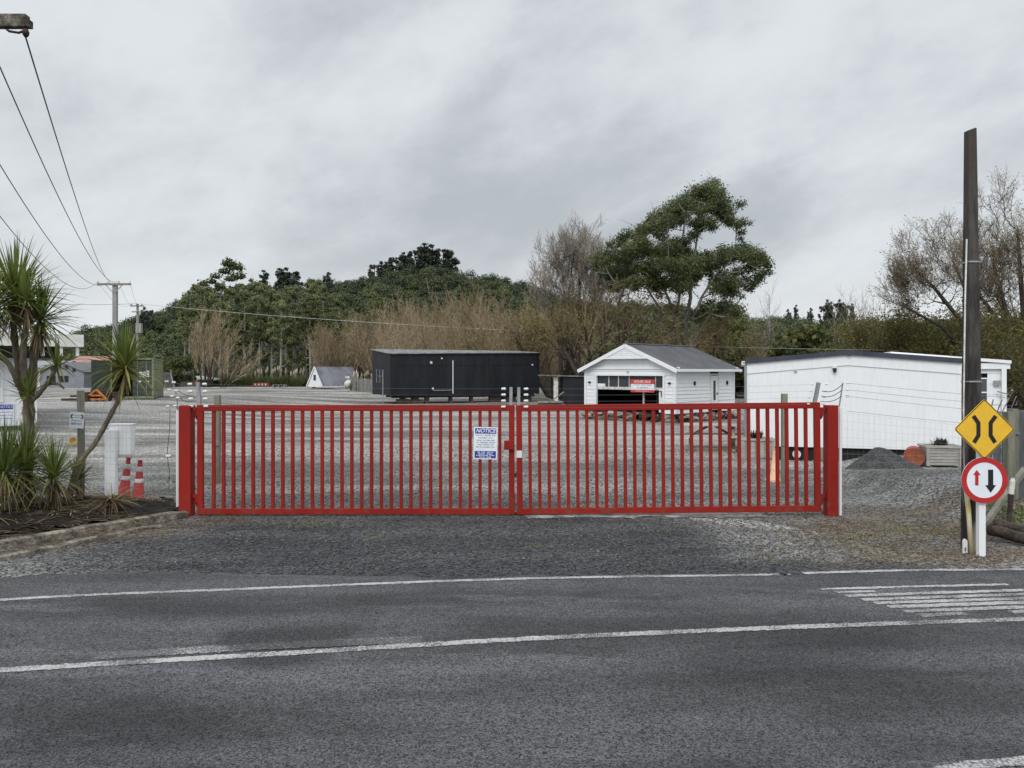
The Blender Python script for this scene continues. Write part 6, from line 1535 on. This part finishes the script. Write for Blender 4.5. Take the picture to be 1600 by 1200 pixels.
ep = lambda px: interp([290, 320, 360, 395, 430, 470, 500, 520, 545, 580], [450, 440, 440, 422, 440, 442, 432, 448, 478, 500], px)
for D, px0, px1, st, dy in ((102, 318, 536, 21, 20), (110, 300, 552, 22, 4), (120, 290, 560, 22, -3)):
    px = px0
    while px < px1:
        q = px+rnd.uniform(-6, 6); d = D+rnd.uniform(-3, 3); g0 = gz(gx(q, d), d); h = hz(ep(q)+dy+rnd.uniform(-8, 14), d)-g0; s_ = h/14.6; put(eucs, (gx(q, d), d, g0), rnd.random()*6, (s_*.95, s_*.95, s_)); px += st
# taller cloud-crowned gum behind the stand
D = 135; rg = random.Random(8); base = Vector((gx(352, D), D, 0)); cl, rd = [], []
for (px, py, r_) in ((358,412,13),(370,418,13),(352,424,12),(372,432,13),(360,436,11),(338,432,9),(330,440,9),(318,444,10),(308,452,11),(300,462,12),(316,462,13),(330,456,11),(345,452,11),(302,476,14),(320,478,14),(340,470,14),(362,456,13),(375,450,11),(326,494,14),(306,494,12)):
    cl.append(tuple(at(px, py, D+rg.gauss(0, 2))-base)); rd.append(r_/F*D*.98)
mb = MB(); guided_tree(mb, [[at(345, 600, D)-base, at(343, 530, D)-base, at(340, 480, D)-base, at(350, 440, D)-base]], [(.5, .2)], cl, rg)
P, N = clump_points(cl, rd, 130, .75, .5, .7)
tree_thing('gum_tree', 'tall cloud-crowned gum tree rising above the left of the stand', 'tree', base, mb, leaves_mesh('crown', P, N, .28*(.7+.6*RNG.random(len(P))), 1.8), 'barkpale', 'leafgum')
for px, D, s, lab in ((268, 96, 1.25, 'bright green bush beside the bare willow at the far paling fence'), (292, 112, 1.6, 'mid green bush half hidden behind the bare fan-shaped willow'), (245, 104, 1.3, 'rounded green bush behind the green container')):
    dup(bushes[0], (gx(px, D), D, gz(gx(px, D), D)), px, s*1.05, lab)['group'] = ''
for o in [o for o in COL.objects if o.get('group') == '']: del o['group']
# pampas strip
GP = 'flax and pampas tussocks along the far fence'
def tussock(seed, plumes):
    r_ = random.Random(seed); mb = MB(); mp = MB()
    for k in range(170):
        az = r_.random()*6.28; el = R(r_.uniform(35, 88)); mb.blade((r_.gauss(0, .18), r_.gauss(0, .18), 0), (math.cos(az)*math.cos(el), math.sin(az)*math.cos(el), math.sin(el)), r_.uniform(.9, 1.7), .05, .8, 3)
    t = thing('tussock', 'grassy tussock in the strip along the far fence' if not plumes else 'plumed pampas tussock in the strip along the far fence', 'tussock', (0, 0, 0), 0, GP if not plumes else 'plumed pampas tussocks along the far fence'); mb.build('leaves', 'grass', t)
    if plumes:
        for k in range(plumes):
            a = r_.random()*6.28; x, y = .4*math.cos(a), .4*math.sin(a); h = r_.uniform(1.6, 2.2); mp.tube([(x*.5, y*.5, .6), (x, y, h-.3)], .012, 3); mp.lathe([(.02, 0), (.10, .15), (.13, .3), (.07, .55), (.01, .7)], (x, y, h-.3), 6)
        mp.build('plumes', 'plume', t)
    return t
tus = [tussock(1, 0), tussock(2, 6), tussock(3, 0)]; ii = 0
for k in range(30):
    px = 335+k*4.9+rnd.uniform(-3, 3); D = 97+rnd.uniform(-2, 3); put([tus[0], tus[1], tus[2]] if px > 400 else [tus[0], tus[2]], (gx(px, D), D, gz(gx(px, D), D)), rnd.random()*6, rnd.uniform(.75, 1.15))
for k in range(7): px = 552+k*6; D = 81+rnd.uniform(-1, 1); put([tus[0], tus[1]], (gx(px, D), D, gz(gx(px, D), D)), rnd.random()*6, rnd.uniform(.7, 1.0))

# ------------------------------------------------------------------ hill and its forest
HX = [-400, 60, 110, 130, 200, 260, 300, 350, 430, 510, 560, 620, 660, 710, 800, 900, 1000, 1150, 1230, 1350, 1450, 1600, 2100]
HY = [560, 552, 526, 512, 496, 476, 456, 454, 448, 440, 432, 419, 413, 418, 432, 462, 468, 482, 492, 496, 494, 492, 500]
RD = 232
def hill_z(x, y):
    px = 800+x/y*F; q = 800+x/RD*F; top = hz(interp(HX, HY, max(-400, min(2100, px))), RD)-6.5
    return -.6+(max(2, top)+.6)*(ss(128, RD, y)*.85+.15*max(0, min(1, (y-128)/(RD-128))))*(1 if y < RD else 1-.5*ss(RD, 420, y))
mb = MB(); nx_, ny_ = 120, 46
for j in range(ny_+1):
    y = 124+(440-124)*(j/ny_)**1.25
    for i in range(nx_+1): 
        x = (-330+660*i/nx_)*(.55+.45*j/ny_); mb.v.append((x, y, hill_z(x, y)+1.2*mnoise.noise(Vector((x*.03, y*.03, 0)))*ss(130, 170, y)-.2))
for j in range(ny_):
    for i in range(nx_): a = j*(nx_+1)+i; mb.f.append((a, a+1, a+nx_+2, a+nx_+1))
struct(mb.build('hill', 'hill', smooth=True))
cl, rd, tn, hu = [], [], [], []; r_ = random.Random(3); cnt = 0; ptsP = []; ptsN = []; ptsT = []; ptsH = []; sz = []
for k in range(5200):
    y = 132+(250-132)*r_.random()**.8; px = r_.uniform(60, 1640); x = gx(px, y)
    if px > 860 and y > 200 and r_.random() < .3: continue
    key = mnoise.noise(Vector((x*.021, y*.021, 5)))
    if cnt > 3000: break
    cnt += 1; Rr = r_.uniform(1.3, 2.9)*(1.1 if y > 215 else 1); z = hill_z(x, y); tone = r_.random(); tone = max(0, min(1, tone*.8+.35*(1-ss(150, 205, y)))) if px < 1000 else tone; hue = r_.random() if y < 205 else r_.random()*.7
    if px > 1000: tone = min(1, tone+.35)
    c5 = [(x+r_.gauss(0, Rr*.42), y+r_.gauss(0, Rr*.42), z+Rr*r_.uniform(.5, 1.75)) for _ in range(6)]; r5 = [Rr*r_.uniform(.42, .66) for _ in c5]
    P, N = clump_points(c5, r5, -130, .85, .6, .42); ptsP.append(P); ptsN.append(N); ptsT.append(np.full(len(P), tone)); ptsH.append(np.full(len(P), hue)); sz.append(np.full(len(P), .285*(.7+.1*Rr)))
P = np.concatenate(ptsP); N = np.concatenate(ptsN); Sz = np.concatenate(sz)*(.6+.8*RNG.random(len(P)))
fo = link('hillside_forest', leaves_mesh('forest', P, N, Sz, 1.4, np.concatenate(ptsT), np.concatenate(ptsH)), 'leafdark'); stuff(fo, 'dense dark native forest covering the hill behind the yard', 'forest')
# pines on the skyline
def pine(seed, flat, name, label, group, H=15, wide=3.2):
    r_ = random.Random(seed); cl, rd = [], []
    for k in range(46):
        f = r_.random(); h = H*(.22+.76*f); q = wide*(1-.65*f)*r_.random()**.6 if not flat else wide*(.4+.6*r_.random()**.5)*(.5+.5*math.sin(f*3)); a = r_.random()*6.28
        cl.append((q*math.cos(a), q*math.sin(a), h)); rd.append(r_.uniform(.8, 1.3)*(1.1-.4*f))
    cl.append((0, 0, H*.97)); rd.append(.6)
    mb = MB(); guided_tree(mb, [[(0, 0, -1), (.1, 0, H*.5), (0, .1, H*.95)]], [(.32, .08)], cl, r_, rtip=.04, sag=.02)
    P, N = clump_points(cl, rd, 75, .95, .4, .8, .9)
    return tree_thing(name, label, 'tree', (0, 0, 0), mb, leaves_mesh('crown', P, N, .38*(.6+.8*RNG.random(len(P))), 1.8), 'barkdark', 'leafpine', group)
GT = 'dark pines along the hilltop skyline'
pines = [pine(71, False, 'pine_tree', 'dark pine standing on the hilltop skyline', GT), pine(72, True, 'pine_tree', 'dark pine standing on the hilltop skyline', GT, 14, 3.6), pine(73, False, 'pine_tree', 'dark pine standing on the hilltop skyline', GT, 16, 2.4)]
ii = 0
for px, top, w in ((609, 401, 1.5), (619, 397, 1.6), (631, 396, 1.6), (640, 391, 1.2), (648, 386, 1.3), (663, 382, 2.1), (675, 381, 2.2), (693, 384, 1.9), (699, 392, 1.6), (597, 407, 1.6), (585, 409, 1.6), (437, 421, 1.6), (448, 417, 1.9), (459, 420, 1.8), (412, 424, 1.7), (512, 424, 1.5), (275, 470, .9), (286, 462, .9), (225, 478, 1), (234, 480, 1)):
    D = 238 if px > 300 else 190; x = gx(px, D); z0 = hill_z(x, D)+1; h = max(5, hz(top, D)-z0); put(pines, (x, D, z0), rnd.random()*6, (h/15.5*w*.8, h/15.5*w*.8, h/15.5))
GF = 'thin pines on the far right skyline'
for k, (px, top) in enumerate(((1244, 478), (1266, 480), (1287, 473), (1293, 470), (1299, 470), (1305, 469), (1312, 470), (1318, 471), (1325, 472), (1331, 476), (1232, 482))):
    D = 250; x = gx(px, D); z0 = hill_z(x, D)+1; h = max(4, hz(top, D)-z0); put(pines, (x, D, z0), rnd.random()*6, (h/15.5*.75, h/15.5*.75, h/15.5), label='thin dark pine on the far right skyline', group=GF)
for o in COL.objects:
    if 'used' in o: del o['used']

# ------------------------------------------------------------------ sky, sun, camera
w = bpy.data.worlds.new('World'); scene.world = w; w.use_nodes = True; t = NT(w.node_tree); t.nt.nodes.clear()
out = t.n('ShaderNodeOutputWorld'); bg = t.n('ShaderNodeBackground'); bg.inputs[1].default_value = .1
sky = t.n('ShaderNodeTexSky'); sky.sky_type = 'NISHITA'; sky.sun_disc = False; sky.sun_elevation = R(44); sky.sun_rotation = R(200); sky.altitude = 30; sky.air_density = 1.4; sky.dust_density = 3
d = t.n('ShaderNodeTexCoord').outputs['Generated']; s = t.sep(d); z = t.math('MAXIMUM', s[2], 0.0)
v0 = t.mapv(d, (1, 1, 1), rot=(0, R(20), 0)); v = t.mapv(v0, (1.0, 1.0, 1.9), loc=(1.3, .4, .75))
n1 = t.noise(v, 1.9, 7, .55, .15); n2 = t.noise(t.mapv(v0, (1, 1, 1.7), loc=(7, 2, 0)), 5.5, 7, .6, .2)
nn = t.math('ADD', t.mul(n1, .70), t.mul(n2, .30))
cloud = t.mix(t.mr(nn, .36, .62), (3.6, 3.85, 4.12), (5.75, 6.0, 6.22))
hzn = t.mr(z, .17, .02, 0, .55); cloud = t.mix(hzn, cloud, (6.4, 6.65, 6.95))
boost = t.mr(z, .42, .95, 1.0, 2.2)
bk = t.mr(s[1], .1, -.8, 1.0, 1.8); cloud = t.mix(1.0, cloud, t.math('MULTIPLY', boost, bk), 'MULTIPLY')
col = t.mix(.06, cloud, sky.outputs[0]); t.L.new(col, bg.inputs[0]); t.L.new(bg.outputs[0], out.inputs[0])
sd = bpy.data.lights.new('sun', 'SUN'); sd.energy = 1.1; sd.angle = R(24); sd.color = (1, .97, .93); so = bpy.data.objects.new('sun', sd); COL.objects.link(so)
el, rot = R(44), R(200); dirv = Vector((math.sin(rot)*math.cos(el), math.cos(rot)*math.cos(el), math.sin(el))); so.rotation_euler = dirv.to_track_quat('Z', 'Y').to_euler()
cd = bpy.data.cameras.new('camera'); cam = bpy.data.objects.new('camera', cd); COL.objects.link(cam); scene.camera = cam
cam.location = (0, 0, CAMZ); cam.rotation_euler = (R(90), 0, 0); cd.sensor_width = 36; cd.lens = 27; cd.shift_y = -20/1600; cd.clip_end = 6000; cd.clip_start = .1
scene.view_settings.view_transform = 'Standard'; scene.view_settings.look = 'None'; scene.view_settings.exposure = .42; scene.view_settings.gamma = 1
scene.render.engine = 'CYCLES'; scene.cycles.max_bounces = 6; scene.cycles.transparent_max_bounces = 4
